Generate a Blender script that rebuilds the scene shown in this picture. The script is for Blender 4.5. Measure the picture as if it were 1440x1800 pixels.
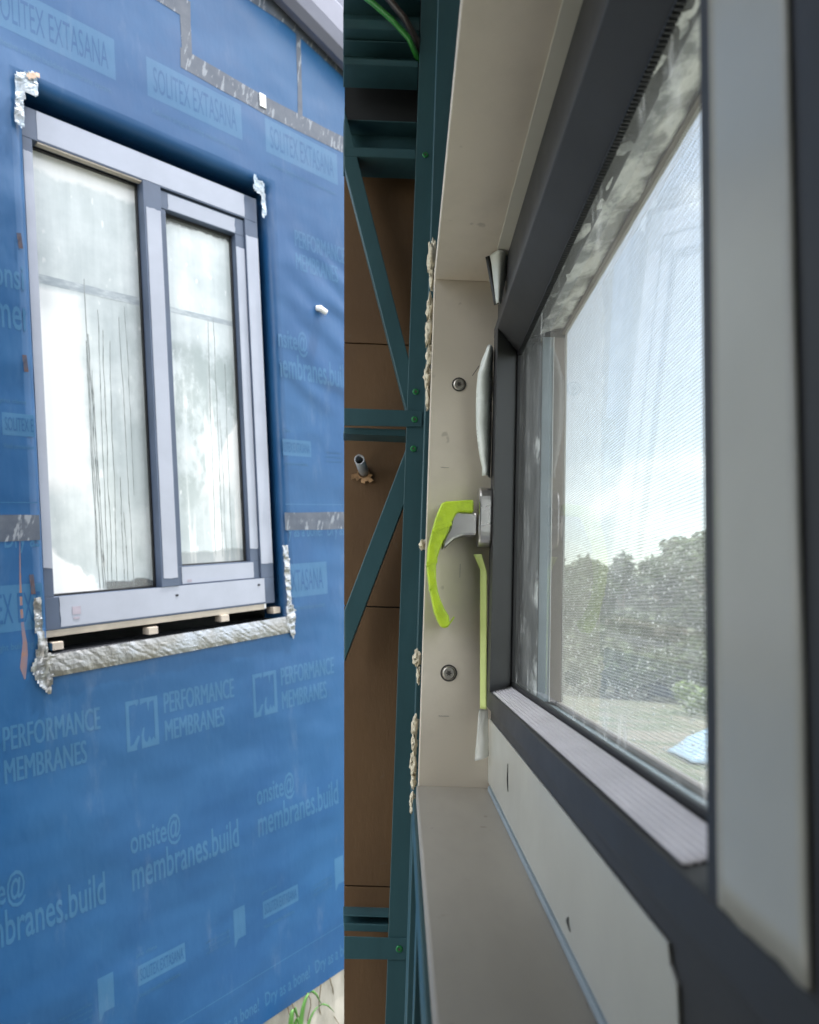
import bpy, math, random
from mathutils import Matrix, Vector, noise
random.seed(7)
scn = bpy.context.scene
for o in list(bpy.data.objects): bpy.data.objects.remove(o)

# ------------------------------------------------------------------ camera
cam_d = bpy.data.cameras.new('camera')
cam = bpy.data.objects.new('camera', cam_d); scn.collection.objects.link(cam)
cam_d.sensor_fit = 'VERTICAL'; cam_d.sensor_height = 36; cam_d.sensor_width = 28.8
cam_d.lens = 24.0; cam_d.shift_y = 52/1800; cam_d.clip_start = 0.02; cam_d.clip_end = 2000
R = Matrix(((0.99936, -0.035017, -0.007325), (-0.010779, -0.099498, -0.994979), (0.034113, 0.994421, -0.099812)))
cam.matrix_world = Matrix.Translation((0, 0, 1.6)) @ R.to_4x4()
cam_d.dof.use_dof = True; cam_d.dof.focus_distance = 0.86; cam_d.dof.aperture_fstop = 8.0
scn.camera = cam

# ------------------------------------------------------------------ sky, sun, exposure
S = Vector((0.20, 0.03, 0.98)).normalized()
wd = bpy.data.worlds.new('World'); scn.world = wd; wd.use_nodes = True
nt = wd.node_tree; nt.nodes.clear()
def wn(t, **k):
    n = nt.nodes.new(t)
    for a, b in k.items(): setattr(n, a, b)
    return n
wout = wn('ShaderNodeOutputWorld'); wbg = wn('ShaderNodeBackground'); wbg.inputs[1].default_value = 0.15
sky = wn('ShaderNodeTexSky', sky_type='NISHITA'); sky.sun_disc = False
sky.sun_elevation = math.asin(S.z); sky.sun_rotation = math.atan2(S.x, S.y); sky.dust_density = 0.7; sky.air_density = 1.3
tc = wn('ShaderNodeTexCoord'); mp = wn('ShaderNodeMapping'); mp.inputs['Scale'].default_value = (1, 1, 1.6)
mp.inputs['Location'].default_value = (0.75, 0.1, 0.55)
nz = wn('ShaderNodeTexNoise'); nz.inputs['Scale'].default_value = 1.5; nz.inputs['Detail'].default_value = 7; nz.inputs['Roughness'].default_value = 0.55
rp = wn('ShaderNodeMapRange'); rp.inputs[1].default_value = 0.40; rp.inputs[2].default_value = 0.60; rp.interpolation_type = 'SMOOTHSTEP'; rp.inputs[3].default_value = 0.12
mx = wn('ShaderNodeMix', data_type='RGBA'); mx.inputs['B'].default_value = (24.0, 24.0, 24.0, 1)
nt.links.new(tc.outputs['Generated'], mp.inputs[0]); nt.links.new(mp.outputs[0], nz.inputs['Vector'])
nt.links.new(nz.outputs[0], rp.inputs[0]); nt.links.new(rp.outputs[0], mx.inputs[0])
nt.links.new(sky.outputs[0], mx.inputs['A']); nt.links.new(mx.outputs['Result'], wbg.inputs[0]); nt.links.new(wbg.outputs[0], wout.inputs[0])
sun_d = bpy.data.lights.new('sun', 'SUN'); sun_d.energy = 4.2; sun_d.angle = math.radians(0.53); sun_d.color = (1, 0.96, 0.9)
sun = bpy.data.objects.new('sun', sun_d); scn.collection.objects.link(sun)
sun.rotation_euler = S.to_track_quat('Z', 'Y').to_euler(); sun.location = S*30
vs = scn.view_settings; vs.view_transform = 'Standard'; vs.look = 'None'; vs.gamma = 1; vs.exposure = 0.74; vs.use_curve_mapping = False
scn.cycles.max_bounces = 10; scn.cycles.transparent_max_bounces = 16; scn.cycles.use_denoising = True
scn.cycles.caustics_reflective = False; scn.cycles.caustics_refractive = False; scn.cycles.sample_clamp_indirect = 6

# ------------------------------------------------------------------ spaces: world, and the blue wall's own (u along, v up, n out)
O = Vector((-0.9413, 1.7738, 1.52)); H = Vector((0.6723, 0.7284, 0.132)).normalized()
V = Vector((-0.08, -0.1059, 0.9912)); V = (V - H*V.dot(H)).normalized(); N = H.cross(V)
W = Matrix.Translation(O) @ Matrix((H, V, N)).transposed().to_4x4()
I4 = Matrix.Identity(4)

# ------------------------------------------------------------------ materials
def newmat(name):
    m = bpy.data.materials.new(name); m.use_nodes = True
    t = m.node_tree; t.nodes.clear()
    return m, t
class G:
    """small node graph helper"""
    def __init__(s, t): s.t = t
    def n(s, typ, ins=None, **k):
        x = s.t.nodes.new(typ)
        for a, b in k.items(): setattr(x, a, b)
        for a, b in (ins or {}).items():
            i = x.inputs[a]
            if hasattr(b, 'is_output') or isinstance(b, bpy.types.NodeSocket): s.t.links.new(b, i)
            else: i.default_value = b
        return x
    def math(s, op, a, b=0.0, c=0.0, clamp=False):
        x = s.n('ShaderNodeMath', {0: a, 1: b, 2: c}, operation=op); x.use_clamp = clamp; return x.outputs[0]
    def ss(s, v, a, b, lo=0.0, hi=1.0):
        x = s.n('ShaderNodeMapRange', {0: v, 1: a, 2: b, 3: lo, 4: hi}, interpolation_type='SMOOTHSTEP'); return x.outputs[0]
    def mix(s, f, a, b):
        x = s.n('ShaderNodeMix', {0: f, 'A': a, 'B': b}, data_type='RGBA'); return x.outputs['Result']
    def noise(s, vec, scale, detail=4, rough=0.55, sc=None):
        if sc: vec = s.n('ShaderNodeMapping', {'Vector': vec, 'Scale': sc}).outputs[0]
        return s.n('ShaderNodeTexNoise', {'Vector': vec, 'Scale': scale, 'Detail': detail, 'Roughness': rough}).outputs[0]
def c4(c): return (c[0], c[1], c[2], 1)
def pm(name, col, rough=0.5, metal=0.0, var=0.12, vs=9.0, bump=0.0, bs=80.0, spec=0.5, stretch=None, col2=None, speck=0.0, rvar=0.15, lo=0.3, hi=0.72):
    """painted / moulded surface: colour drifts a little, roughness drifts, fine relief"""
    m, t = newmat(name); g = G(t)
    co = g.n('ShaderNodeTexCoord').outputs['Object']
    n1 = g.noise(co, vs, 5, 0.6, stretch)
    c2 = col2 or tuple(max(0, x*(1-2.2*var)) for x in col)
    f = g.ss(n1, lo, hi)
    cc = g.mix(f, c4(col), c4(c2))
    if speck:
        v = g.noise(co, 55, 2, 0.5); cc = g.mix(g.ss(v, 0.70, 0.78, 0, speck), cc, (0.10, 0.08, 0.06, 1))
    n2 = g.noise(co, vs*3.1, 3)
    rr = g.math('MULTIPLY_ADD', n2, 2*rvar*rough, rough*(1-rvar))
    b = g.n('ShaderNodeBsdfPrincipled', {'Base Color': cc, 'Roughness': rr, 'Metallic': metal, 'Specular IOR Level': spec})
    if bump:
        bb = g.n('ShaderNodeBump', {'Strength': bump, 'Distance': 0.002, 'Height': g.noise(co, bs, 4, 0.6, stretch)})
        t.links.new(bb.outputs[0], b.inputs['Normal'])
    o = g.n('ShaderNodeOutputMaterial'); t.links.new(b.outputs[0], o.inputs[0])
    return m
MT = {}
def membrane_mat(name, col, col2):
    m, t = newmat(name); g = G(t)
    co = g.n('ShaderNodeTexCoord').outputs['Object']
    big = g.noise(co, 1.3, 3, 0.5); mid = g.noise(co, 7, 5, 0.6)
    f = g.math('ADD', g.math('MULTIPLY', big, 0.7), g.math('MULTIPLY', mid, 0.45))
    cc = g.mix(g.ss(f, 0.42, 0.72), c4(col), c4(col2))
    # dry dust, rubbed on in faint upright smears
    d = g.noise(co, 5, 6, 0.7, (2.2, 0.5, 1)); cc = g.mix(g.ss(d, 0.56, 0.8, 0, 0.16), cc, (0.30, 0.36, 0.42, 1))
    h1 = g.noise(co, 2.1, 2, 0.5, (1.0, 1.7, 1)); h2 = g.noise(co, 9, 3, 0.55, (1.5, 0.6, 1)); h3 = g.noise(co, 240, 2, 0.5)
    # slack folds running down to the right of the window
    sep = g.n('ShaderNodeSeparateXYZ', {0: co})
    x, y = sep.outputs[0], sep.outputs[1]
    rot = g.math('ADD', g.math('MULTIPLY', x, 0.62), g.math('MULTIPLY', y, 0.78))
    wob = g.math('MULTIPLY_ADD', h1, 0.16, rot)
    fold = g.math('SINE', g.math('MULTIPLY', wob, 58.0))
    area = g.math('MULTIPLY', g.ss(x, 0.74, 0.95), g.math('MULTIPLY', g.ss(y, 0.45, 0.8), g.ss(y, 1.15, 1.35, 1, 0)))
    fold = g.math('MULTIPLY', g.math('MULTIPLY', fold, area), 0.0022)
    hh = g.math('ADD', g.math('MULTIPLY', h1, 0.024), g.math('MULTIPLY', h2, 0.0030))
    hh = g.math('ADD', g.math('ADD', hh, fold), g.math('MULTIPLY', h3, 0.00012))
    bb = g.n('ShaderNodeBump', {'Strength': 0.75, 'Distance': 1.0, 'Height': hh})
    rr = g.math('MULTIPLY_ADD', mid, 0.2, 0.29)
    b = g.n('ShaderNodeBsdfPrincipled', {'Base Color': cc, 'Roughness': rr, 'Specular IOR Level': 0.42, 'Normal': bb.outputs[0]})
    o = g.n('ShaderNodeOutputMaterial'); t.links.new(b.outputs[0], o.inputs[0])
    return m
MT['membrane'] = membrane_mat('membrane', (0.011, 0.068, 0.185), (0.017, 0.087, 0.215))
MT['print'] = membrane_mat('membrane_print', (0.030, 0.110, 0.228), (0.040, 0.130, 0.252))
MT['faint_print'] = membrane_mat('membrane_faint_print', (0.024, 0.094, 0.200), (0.033, 0.113, 0.224))
def seam_mat():
    m, t = newmat('seam_tape'); g = G(t)
    co = g.n('ShaderNodeTexCoord').outputs['Object']
    n1 = g.noise(co, 14, 5, 0.6)
    cc = g.mix(g.ss(n1, 0.3, 0.7), (0.085, 0.10, 0.13, 1), (0.045, 0.06, 0.09, 1))
    sk = g.n('ShaderNodeMapping', {'Vector': co, 'Rotation': (0, 0, 0.25)}).outputs[0]
    v = g.noise(sk, 40, 3, 0.6, (1.9, 0.42, 1))
    cc = g.mix(g.ss(v, 0.56, 0.64, 0, 0.5), cc, (0.34, 0.37, 0.41, 1))
    bb = g.n('ShaderNodeBump', {'Strength': 0.5, 'Distance': 0.002, 'Height': g.noise(co, 30, 4)})
    b = g.n('ShaderNodeBsdfPrincipled', {'Base Color': cc, 'Roughness': 0.45, 'Normal': bb.outputs[0]})
    o = g.n('ShaderNodeOutputMaterial'); t.links.new(b.outputs[0], o.inputs[0]); return m
MT['seam'] = seam_mat()
MT['film'] = pm('protective_film', (0.39, 0.42, 0.50), 0.38, var=0.05, vs=6, bump=0.12, bs=25, spec=0.4)
MT['frame_out'] = pm('frame_outside', (0.085, 0.115, 0.18), 0.42, var=0.08, vs=8)
MT['frame'] = pm('frame_inside', (0.046, 0.047, 0.049), 0.45, var=0.08, vs=10, bump=0.05, bs=500, spec=0.3)
MT['gasket'] = pm('gasket', (0.012, 0.013, 0.015), 0.5, var=0.1)
MT['beige_bar'] = pm('sill_extrusion', (0.46, 0.41, 0.34), 0.55, var=0.1, vs=14)
MT['packer'] = pm('packer', (0.56, 0.49, 0.41), 0.6, var=0.1, vs=30)
MT['shade_line_grey'] = pm('shade_line', (0.36, 0.41, 0.45), 0.4, var=0.2, vs=14, stretch=(1, 3, 1), col2=(0.58, 0.63, 0.65), lo=0.40, hi=0.62)
MT['dark_gap'] = pm('cavity', (0.02, 0.022, 0.03), 0.8)
MT['foil'] = pm('foil_tape', (0.36, 0.38, 0.41), 0.46, metal=1.0, var=0.15, vs=9, bump=0.35, bs=70, col2=(0.30, 0.295, 0.285), lo=0.4, hi=0.62)
MT['foil_pale'] = pm('foil_pale', (0.32, 0.40, 0.48), 0.5, metal=0.4, var=0.12, vs=18, bump=1.0, bs=40, col2=(0.30, 0.32, 0.34))
MT['ply_edge'] = pm('raw_ply', (0.58, 0.42, 0.32), 0.7, var=0.15, vs=30)
MT['rust'] = pm('rust_mark', (0.12, 0.12, 0.19), 0.7, var=0.1, vs=14, col2=(0.26, 0.12, 0.06))
MT['scrap'] = pm('tape_scrap', (0.05, 0.06, 0.10), 0.6, var=0.2, vs=40, col2=(0.10, 0.06, 0.06))
MT['white_plastic'] = pm('white_plastic', (0.78, 0.79, 0.80), 0.4, var=0.04)
MT['concrete'] = pm('concrete', (0.42, 0.40, 0.35), 0.85, var=0.14, vs=5, bump=0.5, bs=60, col2=(0.26, 0.25, 0.21), stretch=(2.5, 0.7, 1))
MT['gutter'] = pm('gutter_paint', (0.20, 0.21, 0.28), 0.4, var=0.06, vs=5)
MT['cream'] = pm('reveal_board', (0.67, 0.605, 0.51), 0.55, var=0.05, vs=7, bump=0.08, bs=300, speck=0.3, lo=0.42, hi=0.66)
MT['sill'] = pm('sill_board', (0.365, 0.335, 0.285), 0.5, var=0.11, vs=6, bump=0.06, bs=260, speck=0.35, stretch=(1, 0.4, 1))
MT['pale_strip'] = pm('pale_strip', (0.61, 0.60, 0.53), 0.45, var=0.04)
MT['white_film'] = pm('white_film', (0.50, 0.505, 0.465), 0.22, var=0.05, vs=7, bump=0.08, bs=30)
MT['milky_film'] = pm('milky_film', (0.66, 0.70, 0.66), 0.28, var=0.06, vs=16, bump=0.15, bs=40)
MT['teal'] = pm('teal_steel', (0.039, 0.104, 0.119), 0.42, metal=0.15, var=0.12, vs=5, bump=0.03, bs=200, spec=0.5, stretch=(2, 2, 0.5))
MT['screw_green'] = pm('green_screw', (0.02, 0.20, 0.06), 0.35, metal=0.3, var=0.05)
MT['board'] = pm('brown_board', (0.118, 0.064, 0.025), 0.75, var=0.12, vs=6, bump=0.25, bs=150, stretch=(1, 1, 0.35), col2=(0.095, 0.050, 0.019), lo=0.38, hi=0.64, speck=0.25)
MT['shade_backing'] = pm('shade_backing', (0.012, 0.014, 0.016), 0.7)
MT['foam'] = pm('expanding_foam', (0.76, 0.69, 0.52), 0.75, var=0.12, vs=60, bump=1.0, bs=300)
MT['lime'] = pm('lime_tape', (0.50, 0.68, 0.03), 0.38, var=0.06, vs=50, bump=0.8, bs=90, col2=(0.41, 0.57, 0.03), lo=0.42, hi=0.6)
MT['lime_pale'] = pm('lime_tape_pale', (0.58, 0.68, 0.24), 0.5, var=0.06, vs=30, bump=0.2, bs=120)
MT['pencil'] = pm('pencil', (0.30, 0.28, 0.26), 0.6)
MT['steel'] = pm('satin_steel', (0.62, 0.61, 0.60), 0.28, metal=1.0, var=0.05, bump=0.05, bs=400, stretch=(0.2, 1, 1))
MT['screw'] = pm('zinc_screw', (0.42, 0.40, 0.36), 0.35, metal=0.8, var=0.1)
MT['screw_dark'] = pm('screw_recess', (0.06, 0.055, 0.05), 0.6)
MT['ridged'] = pm('ridged_film', (0.56, 0.54, 0.58), 0.24, var=0.05, vs=30, bump=0.1, bs=200)
MT['bronze'] = pm('bronze_extrusion', (0.20, 0.175, 0.16), 0.45, var=0.1, vs=20)
MT['blue_film'] = pm('pale_blue_film', (0.30, 0.37, 0.42), 0.35, var=0.08, vs=14)
MT['crumpled'] = pm('crumpled_clear_film', (0.80, 0.81, 0.82), 0.22, var=0.3, vs=36, bump=0.9, bs=120, col2=(0.26, 0.27, 0.28), stretch=(1, 0.8, 0.35), lo=0.42, hi=0.60)
MT['smeared'] = pm('smeared_extrusion', (0.04, 0.045, 0.05), 0.35, var=0.1, vs=55, bump=0.5, bs=150, col2=(0.55, 0.57, 0.58), stretch=(1, 1, 0.22), lo=0.54, hi=0.66)
MT['mesh_wire'] = pm('insect_mesh', (0.62, 0.62, 0.60), 0.3, metal=0.0, var=0.1, vs=60)
MT['glint_speck'] = pm('mesh_glints', (0.9, 0.9, 0.9), 0.1, var=0.02, spec=0.8)
MT['cable_green'] = pm('green_cable', (0.03, 0.22, 0.035), 0.35, var=0.05)
MT['cable_dark'] = pm('dark_cable', (0.05, 0.04, 0.035), 0.4, var=0.05)
MT['pipe'] = pm('grey_pipe', (0.42, 0.44, 0.46), 0.4, metal=0.4, var=0.06)
MT['torn'] = pm('torn_board', (0.50, 0.30, 0.15), 0.85, var=0.15, vs=60, bump=0.8, bs=200)
MT['ceiling'] = pm('ceiling_board', (0.42, 0.38, 0.33), 0.8, var=0.05)
MT['cladding'] = pm('cladding', (0.30, 0.32, 0.34), 0.6, var=0.06)
MT['slab'] = pm('floor_slab', (0.50, 0.47, 0.42), 0.8, var=0.1, bump=0.2)
MT['ground'] = pm('ground', (0.15, 0.13, 0.10), 0.95, var=0.25, vs=0.9, bump=0.6, bs=6, col2=(0.055, 0.075, 0.03), lo=0.40, hi=0.60)
MT['leaf_blade'] = pm('strap_leaf', (0.07, 0.20, 0.035), 0.45, var=0.15, vs=12)
MT['vine'] = pm('dry_vine', (0.16, 0.13, 0.08), 0.8)
MT['bark'] = pm('gum_bark', (0.36, 0.31, 0.25), 0.85, var=0.2, vs=2, bump=0.5, bs=12)
for i, c in enumerate([(0.095, 0.135, 0.05), (0.075, 0.118, 0.045), (0.11, 0.14, 0.065)]):
    MT['gum%d' % i] = pm('gum_leaves_%d' % i, c, 0.5, var=0.28, vs=1.2)
MT['shrub_leaf'] = pm('shrub_leaves', (0.17, 0.24, 0.06), 0.5, var=0.25, vs=3)
MT['car_paint'] = pm('car_paint', (0.03, 0.05, 0.11), 0.25, var=0.05, spec=0.7)
MT['car_glass'] = pm('car_glass', (0.02, 0.025, 0.03), 0.08, var=0.02, spec=0.8)
MT['tyre'] = pm('tyre', (0.02, 0.02, 0.02), 0.8)
MT['tarp'] = pm('pale_blue_sheet', (0.24, 0.36, 0.48), 0.5, var=0.08, vs=3, bump=0.3, bs=8)
MT['room'] = pm('room_lining', (0.34, 0.35, 0.34), 0.8, var=0.1)
MT['stain_ink'] = pm('sticker_ink', (0.42, 0.38, 0.45), 0.5)
MT['drip'] = pm('drip_run', (0.17, 0.19, 0.19), 0.15, var=0.3, vs=60, spec=0.6, stretch=(1, 0.4, 1), col2=(0.50, 0.53, 0.53))

def pane_mat(name, right):
    """misted double glazing: uneven condensation over clear glass, sun glare and tree reflections painted into its tone"""
    m, t = newmat(name); g = G(t)
    co = g.n('ShaderNodeTexCoord').outputs['Object']
    sep = g.n('ShaderNodeSeparateXYZ', {0: co}); x, y = sep.outputs[0], sep.outputs[1]
    n1 = g.noise(co, 3.2, 5, 0.6); run = g.noise(co, 9, 4, 0.6, (3.2, 0.22, 1)); fine = g.noise(co, 160, 3, 0.7)
    e = g.math('MULTIPLY_ADD', g.noise(co, 14, 4), 0.05, -0.025)
    xe = g.math('ADD', x, e); ye = g.math('ADD', y, e)
    mott = 0.0
    if not right:
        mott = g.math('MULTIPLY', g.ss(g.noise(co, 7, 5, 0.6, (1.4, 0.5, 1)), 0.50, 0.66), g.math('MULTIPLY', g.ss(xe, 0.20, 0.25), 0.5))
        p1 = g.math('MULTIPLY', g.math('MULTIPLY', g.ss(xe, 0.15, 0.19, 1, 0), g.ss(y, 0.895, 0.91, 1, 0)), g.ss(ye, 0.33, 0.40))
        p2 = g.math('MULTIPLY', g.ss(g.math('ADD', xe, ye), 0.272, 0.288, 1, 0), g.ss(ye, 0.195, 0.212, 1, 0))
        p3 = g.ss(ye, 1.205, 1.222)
        bright = g.math('MAXIMUM', g.math('MAXIMUM', p1, p2), g.math('MULTIPLY', p3, 0.8))  # sun glare painted into the mist as pale patches
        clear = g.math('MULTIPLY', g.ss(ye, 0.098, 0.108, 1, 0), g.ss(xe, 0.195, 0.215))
    else:
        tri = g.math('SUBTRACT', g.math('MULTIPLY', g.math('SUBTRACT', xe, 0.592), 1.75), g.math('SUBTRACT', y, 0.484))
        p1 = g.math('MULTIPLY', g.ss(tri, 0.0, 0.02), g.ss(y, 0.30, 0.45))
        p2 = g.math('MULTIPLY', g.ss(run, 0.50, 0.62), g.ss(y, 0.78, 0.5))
        bright = g.math('MAXIMUM', p1, g.math('MULTIPLY', p2, 0.8))  # pale patches here are painted glare as well
        mott = g.math('MULTIPLY', g.ss(g.noise(co, 11, 6, 0.65, (1.3, 0.7, 1)), 0.44, 0.60), g.math('MULTIPLY', g.ss(ye, 0.86, 0.80), g.ss(y, 0.2, 0.42)))  # dark mottling paints tree reflections into the pane
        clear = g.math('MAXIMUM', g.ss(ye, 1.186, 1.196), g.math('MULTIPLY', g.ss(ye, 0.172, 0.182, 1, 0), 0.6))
    soft = g.math('ADD', g.math('MULTIPLY', g.ss(n1, 0.34, 0.66), 0.75), g.math('MULTIPLY', g.ss(run, 0.36, 0.68), 0.25))
    spots = g.ss(g.noise(co, 26, 2, 0.5, (1.6, 0.7, 1)), 0.66, 0.74, 0, 0.6)
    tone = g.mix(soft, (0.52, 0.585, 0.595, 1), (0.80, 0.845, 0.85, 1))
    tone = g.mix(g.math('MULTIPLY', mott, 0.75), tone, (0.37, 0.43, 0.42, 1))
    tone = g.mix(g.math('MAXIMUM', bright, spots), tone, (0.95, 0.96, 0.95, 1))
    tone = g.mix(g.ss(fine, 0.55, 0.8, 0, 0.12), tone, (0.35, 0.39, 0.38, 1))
    mist = g.n('ShaderNodeBsdfPrincipled', {'Base Color': tone, 'Roughness': 0.3, 'Specular IOR Level': 0.6})
    trn = g.n('ShaderNodeBsdfTransparent'); gl = g.n('ShaderNodeBsdfGlossy', {'Roughness': 0.03})
    fr = g.n('ShaderNodeFresnel', {'IOR': 1.6})
    fa = g.math('MULTIPLY', fr.outputs[0], g.math('SUBTRACT', 1.0, g.n('ShaderNodeNewGeometry').outputs['Backfacing']))
    cg = g.n('ShaderNodeMixShader', {0: fa, 1: trn.outputs[0], 2: gl.outputs[0]})
    dens = g.math('MULTIPLY_ADD', soft, 0.10, 0.86)
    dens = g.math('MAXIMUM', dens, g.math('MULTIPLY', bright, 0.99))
    dens = g.math('MULTIPLY', dens, g.math('SUBTRACT', 1.0, g.math('MULTIPLY', clear, 0.8)))
    f = g.n('ShaderNodeMixShader', {0: dens, 1: cg.outputs[0], 2: mist.outputs[0]})
    o = g.n('ShaderNodeOutputMaterial'); t.links.new(f.outputs[0], o.inputs[0]); return m
MT['pane_l'] = pane_mat('misted_glass_a', False); MT['pane_r'] = pane_mat('misted_glass_b', True)

def clear_glass():
    """clear pane with dried smears near its edges"""
    m, t = newmat('clear_glass'); g = G(t)
    co = g.n('ShaderNodeNewGeometry').outputs['Position']
    sep = g.n('ShaderNodeSeparateXYZ', {0: co}); y, z = sep.outputs[1], sep.outputs[2]
    edge = g.math('MAXIMUM', g.ss(y, 0.66, 0.765), g.math('MAXIMUM', g.ss(z, 1.83, 1.90), g.ss(z, 1.56, 1.53)))
    n1 = g.noise(co, 30, 5, 0.65, (1, 1.4, 0.30)); n2 = g.noise(co, 90, 4, 0.7, (1, 1, 0.5))
    sm = g.ss(g.math('ADD', g.math('MULTIPLY', n1, 0.7), g.math('MULTIPLY', n2, 0.3)), 0.52, 0.68)
    dirt = g.math('ADD', g.math('MULTIPLY', sm, g.math('MULTIPLY_ADD', edge, 0.42, 0.02)), 0.04)
    trn = g.n('ShaderNodeBsdfTransparent', {0: (0.96, 0.98, 0.97, 1)}); gl = g.n('ShaderNodeBsdfGlossy', {'Roughness': 0.02})
    fr = g.n('ShaderNodeFresnel', {'IOR': 1.30})
    fa = g.math('MULTIPLY', fr.outputs[0], g.math('SUBTRACT', 1.0, g.n('ShaderNodeNewGeometry').outputs['Backfacing']))
    cg = g.n('ShaderNodeMixShader', {0: fa, 1: trn.outputs[0], 2: gl.outputs[0]})
    tr = g.n('ShaderNodeBsdfTranslucent', {0: (0.85, 0.86, 0.86, 1)}); df = g.n('ShaderNodeBsdfDiffuse', {0: (0.8, 0.8, 0.8, 1)})
    td = g.n('ShaderNodeMixShader', {0: 0.6, 1: df.outputs[0], 2: tr.outputs[0]})
    f = g.n('ShaderNodeMixShader', {0: dirt, 1: cg.outputs[0], 2: td.outputs[0]})
    o = g.n('ShaderNodeOutputMaterial'); t.links.new(f.outputs[0], o.inputs[0]); return m
MT['glass'] = clear_glass()
def thin_film():
    m, t = newmat('clear_tape'); g = G(t)
    co = g.n('ShaderNodeTexCoord').outputs['Object']
    b = g.n('ShaderNodeBsdfPrincipled', {'Base Color': (0.75, 0.77, 0.74, 1), 'Roughness': 0.15, 'Specular IOR Level': 0.7})
    bb = g.n('ShaderNodeBump', {'Strength': 0.6, 'Distance': 0.002, 'Height': g.noise(co, 60, 4)}); t.links.new(bb.outputs[0], b.inputs['Normal'])
    tr = g.n('ShaderNodeBsdfTransparent')
    f = g.n('ShaderNodeMixShader', {0: 0.55, 1: tr.outputs[0], 2: b.outputs[0]})
    o = g.n('ShaderNodeOutputMaterial'); t.links.new(f.outputs[0], o.inputs[0]); return m
MT['clear_tape'] = thin_film()

# ------------------------------------------------------------------ mesh builder
INFO = {}
class MB:
    def __init__(s): s.v = []; s.f = []
    def box(s, a, b):
        x0, y0, z0 = a; x1, y1, z1 = b; k = len(s.v)
        s.v += [(x0,y0,z0),(x1,y0,z0),(x1,y1,z0),(x0,y1,z0),(x0,y0,z1),(x1,y0,z1),(x1,y1,z1),(x0,y1,z1)]
        s.f += [tuple(k+i for i in q) for q in ((0,3,2,1),(4,5,6,7),(0,1,5,4),(1,2,6,5),(2,3,7,6),(3,0,4,7))]
        return s
    def prism(s, poly, axis, a, b):
        """poly: 2D points in the two other axes (in x,y,z order), extruded along axis from a to b"""
        k = len(s.v); n = len(poly)
        def P(p, c):
            return {'x': (c, p[0], p[1]), 'y': (p[0], c, p[1]), 'z': (p[0], p[1], c)}[axis]
        s.v += [P(p, a) for p in poly] + [P(p, b) for p in poly]
        s.f.append(tuple(range(k, k+n))); s.f.append(tuple(range(k+2*n-1, k+n-1, -1)))
        for i in range(n):
            j = (i+1) % n; s.f.append((k+i, k+n+i, k+n+j, k+j))
        return s
    def tube(s, path, rad, seg=10, caps=True):
        k0 = len(s.v); pts = [Vector(p) for p in path]; n = len(pts)
        if not hasattr(rad, '__len__'): rad = [rad]*n
        up = None
        for i, p in enumerate(pts):
            d = (pts[min(i+1, n-1)] - pts[max(i-1, 0)]).normalized()
            if up is None:
                up = Vector((0, 0, 1)) if abs(d.z) < 0.9 else Vector((1, 0, 0))
            a = d.cross(up).normalized(); b = a.cross(d).normalized(); up = b
            for j in range(seg):
                t = 2*math.pi*j/seg; q = p + (a*math.cos(t) + b*math.sin(t))*rad[i]; s.v.append(tuple(q))
        for i in range(n-1):
            for j in range(seg):
                a = k0+i*seg+j; b = k0+i*seg+(j+1) % seg; s.f.append((a, b, b+seg, a+seg))
        if caps:
            s.f.append(tuple(k0+j for j in range(seg-1, -1, -1))); s.f.append(tuple(k0+(n-1)*seg+j for j in range(seg)))
        return s
    def grid(s, fn, nu, nv):
        k = len(s.v)
        for j in range(nv+1):
            for i in range(nu+1): s.v.append(tuple(fn(i/nu, j/nv)))
        for j in range(nv):
            for i in range(nu):
                a = k+j*(nu+1)+i; s.f.append((a, a+1, a+nu+2, a+nu+1))
        return s
    def build(s, name, mat, parent=None, smooth=False, bevel=0.0, base=(0, 0, 0), space=None, solid=0.0, recalc=True):
        if parent is not None: base, space = INFO[parent.name]
        elif space is None: space = I4
        b = Vector(base)
        me = bpy.data.meshes.new(name); me.from_pydata([tuple(Vector(p)-b) for p in s.v], [], s.f); me.update()
        me.materials.append(MT[mat] if isinstance(mat, str) else mat)
        if recalc:
            import bmesh
            bm = bmesh.new(); bm.from_mesh(me); bmesh.ops.recalc_face_normals(bm, faces=bm.faces); bm.to_mesh(me); bm.free()
        if smooth:
            for p in me.polygons: p.use_smooth = True
        o = bpy.data.objects.new(name, me); scn.collection.objects.link(o)
        if parent is not None: o.parent = parent
        else: o.matrix_world = space @ Matrix.Translation(b)
        INFO[o.name] = (tuple(b), space)
        if solid:
            q = o.modifiers.new('thick', 'SOLIDIFY'); q.thickness = solid; q.offset = 0
        if bevel:
            q = o.modifiers.new('bevel', 'BEVEL'); q.width = bevel; q.segments = 2; q.limit_method = 'ANGLE'; q.angle_limit = math.radians(40)
        return o
def bx(name, mat, a, b, parent=None, bevel=0.0, **k): return MB().box(a, b).build(name, mat, parent, bevel=bevel, **k)
def tag(o, label, cat, group=None, kind=None):
    if label: o['label'] = label
    if cat: o['category'] = cat
    if group: o['group'] = group
    if kind: o['kind'] = kind
    return o
def thing(name, label, cat, base=(0, 0, 0), space=None, group=None):
    o = bpy.data.objects.new(name, None); scn.collection.objects.link(o)
    o.matrix_world = (space or I4) @ Matrix.Translation(Vector(base)); o.empty_display_size = 0.05
    INFO[o.name] = (tuple(base), space or I4)
    return tag(o, label, cat, group)
def copy_tree(src, dst_parent=None):
    c = src.copy(); scn.collection.objects.link(c)
    if dst_parent: c.parent = dst_parent
    for ch in [x for x in src.children]: copy_tree(ch, c)
    return c
def nz3(p, s=1.0, seed=0.0): return noise.noise(Vector((p[0]*s+seed, p[1]*s+seed*1.7, p[2]*s-seed)))

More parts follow.
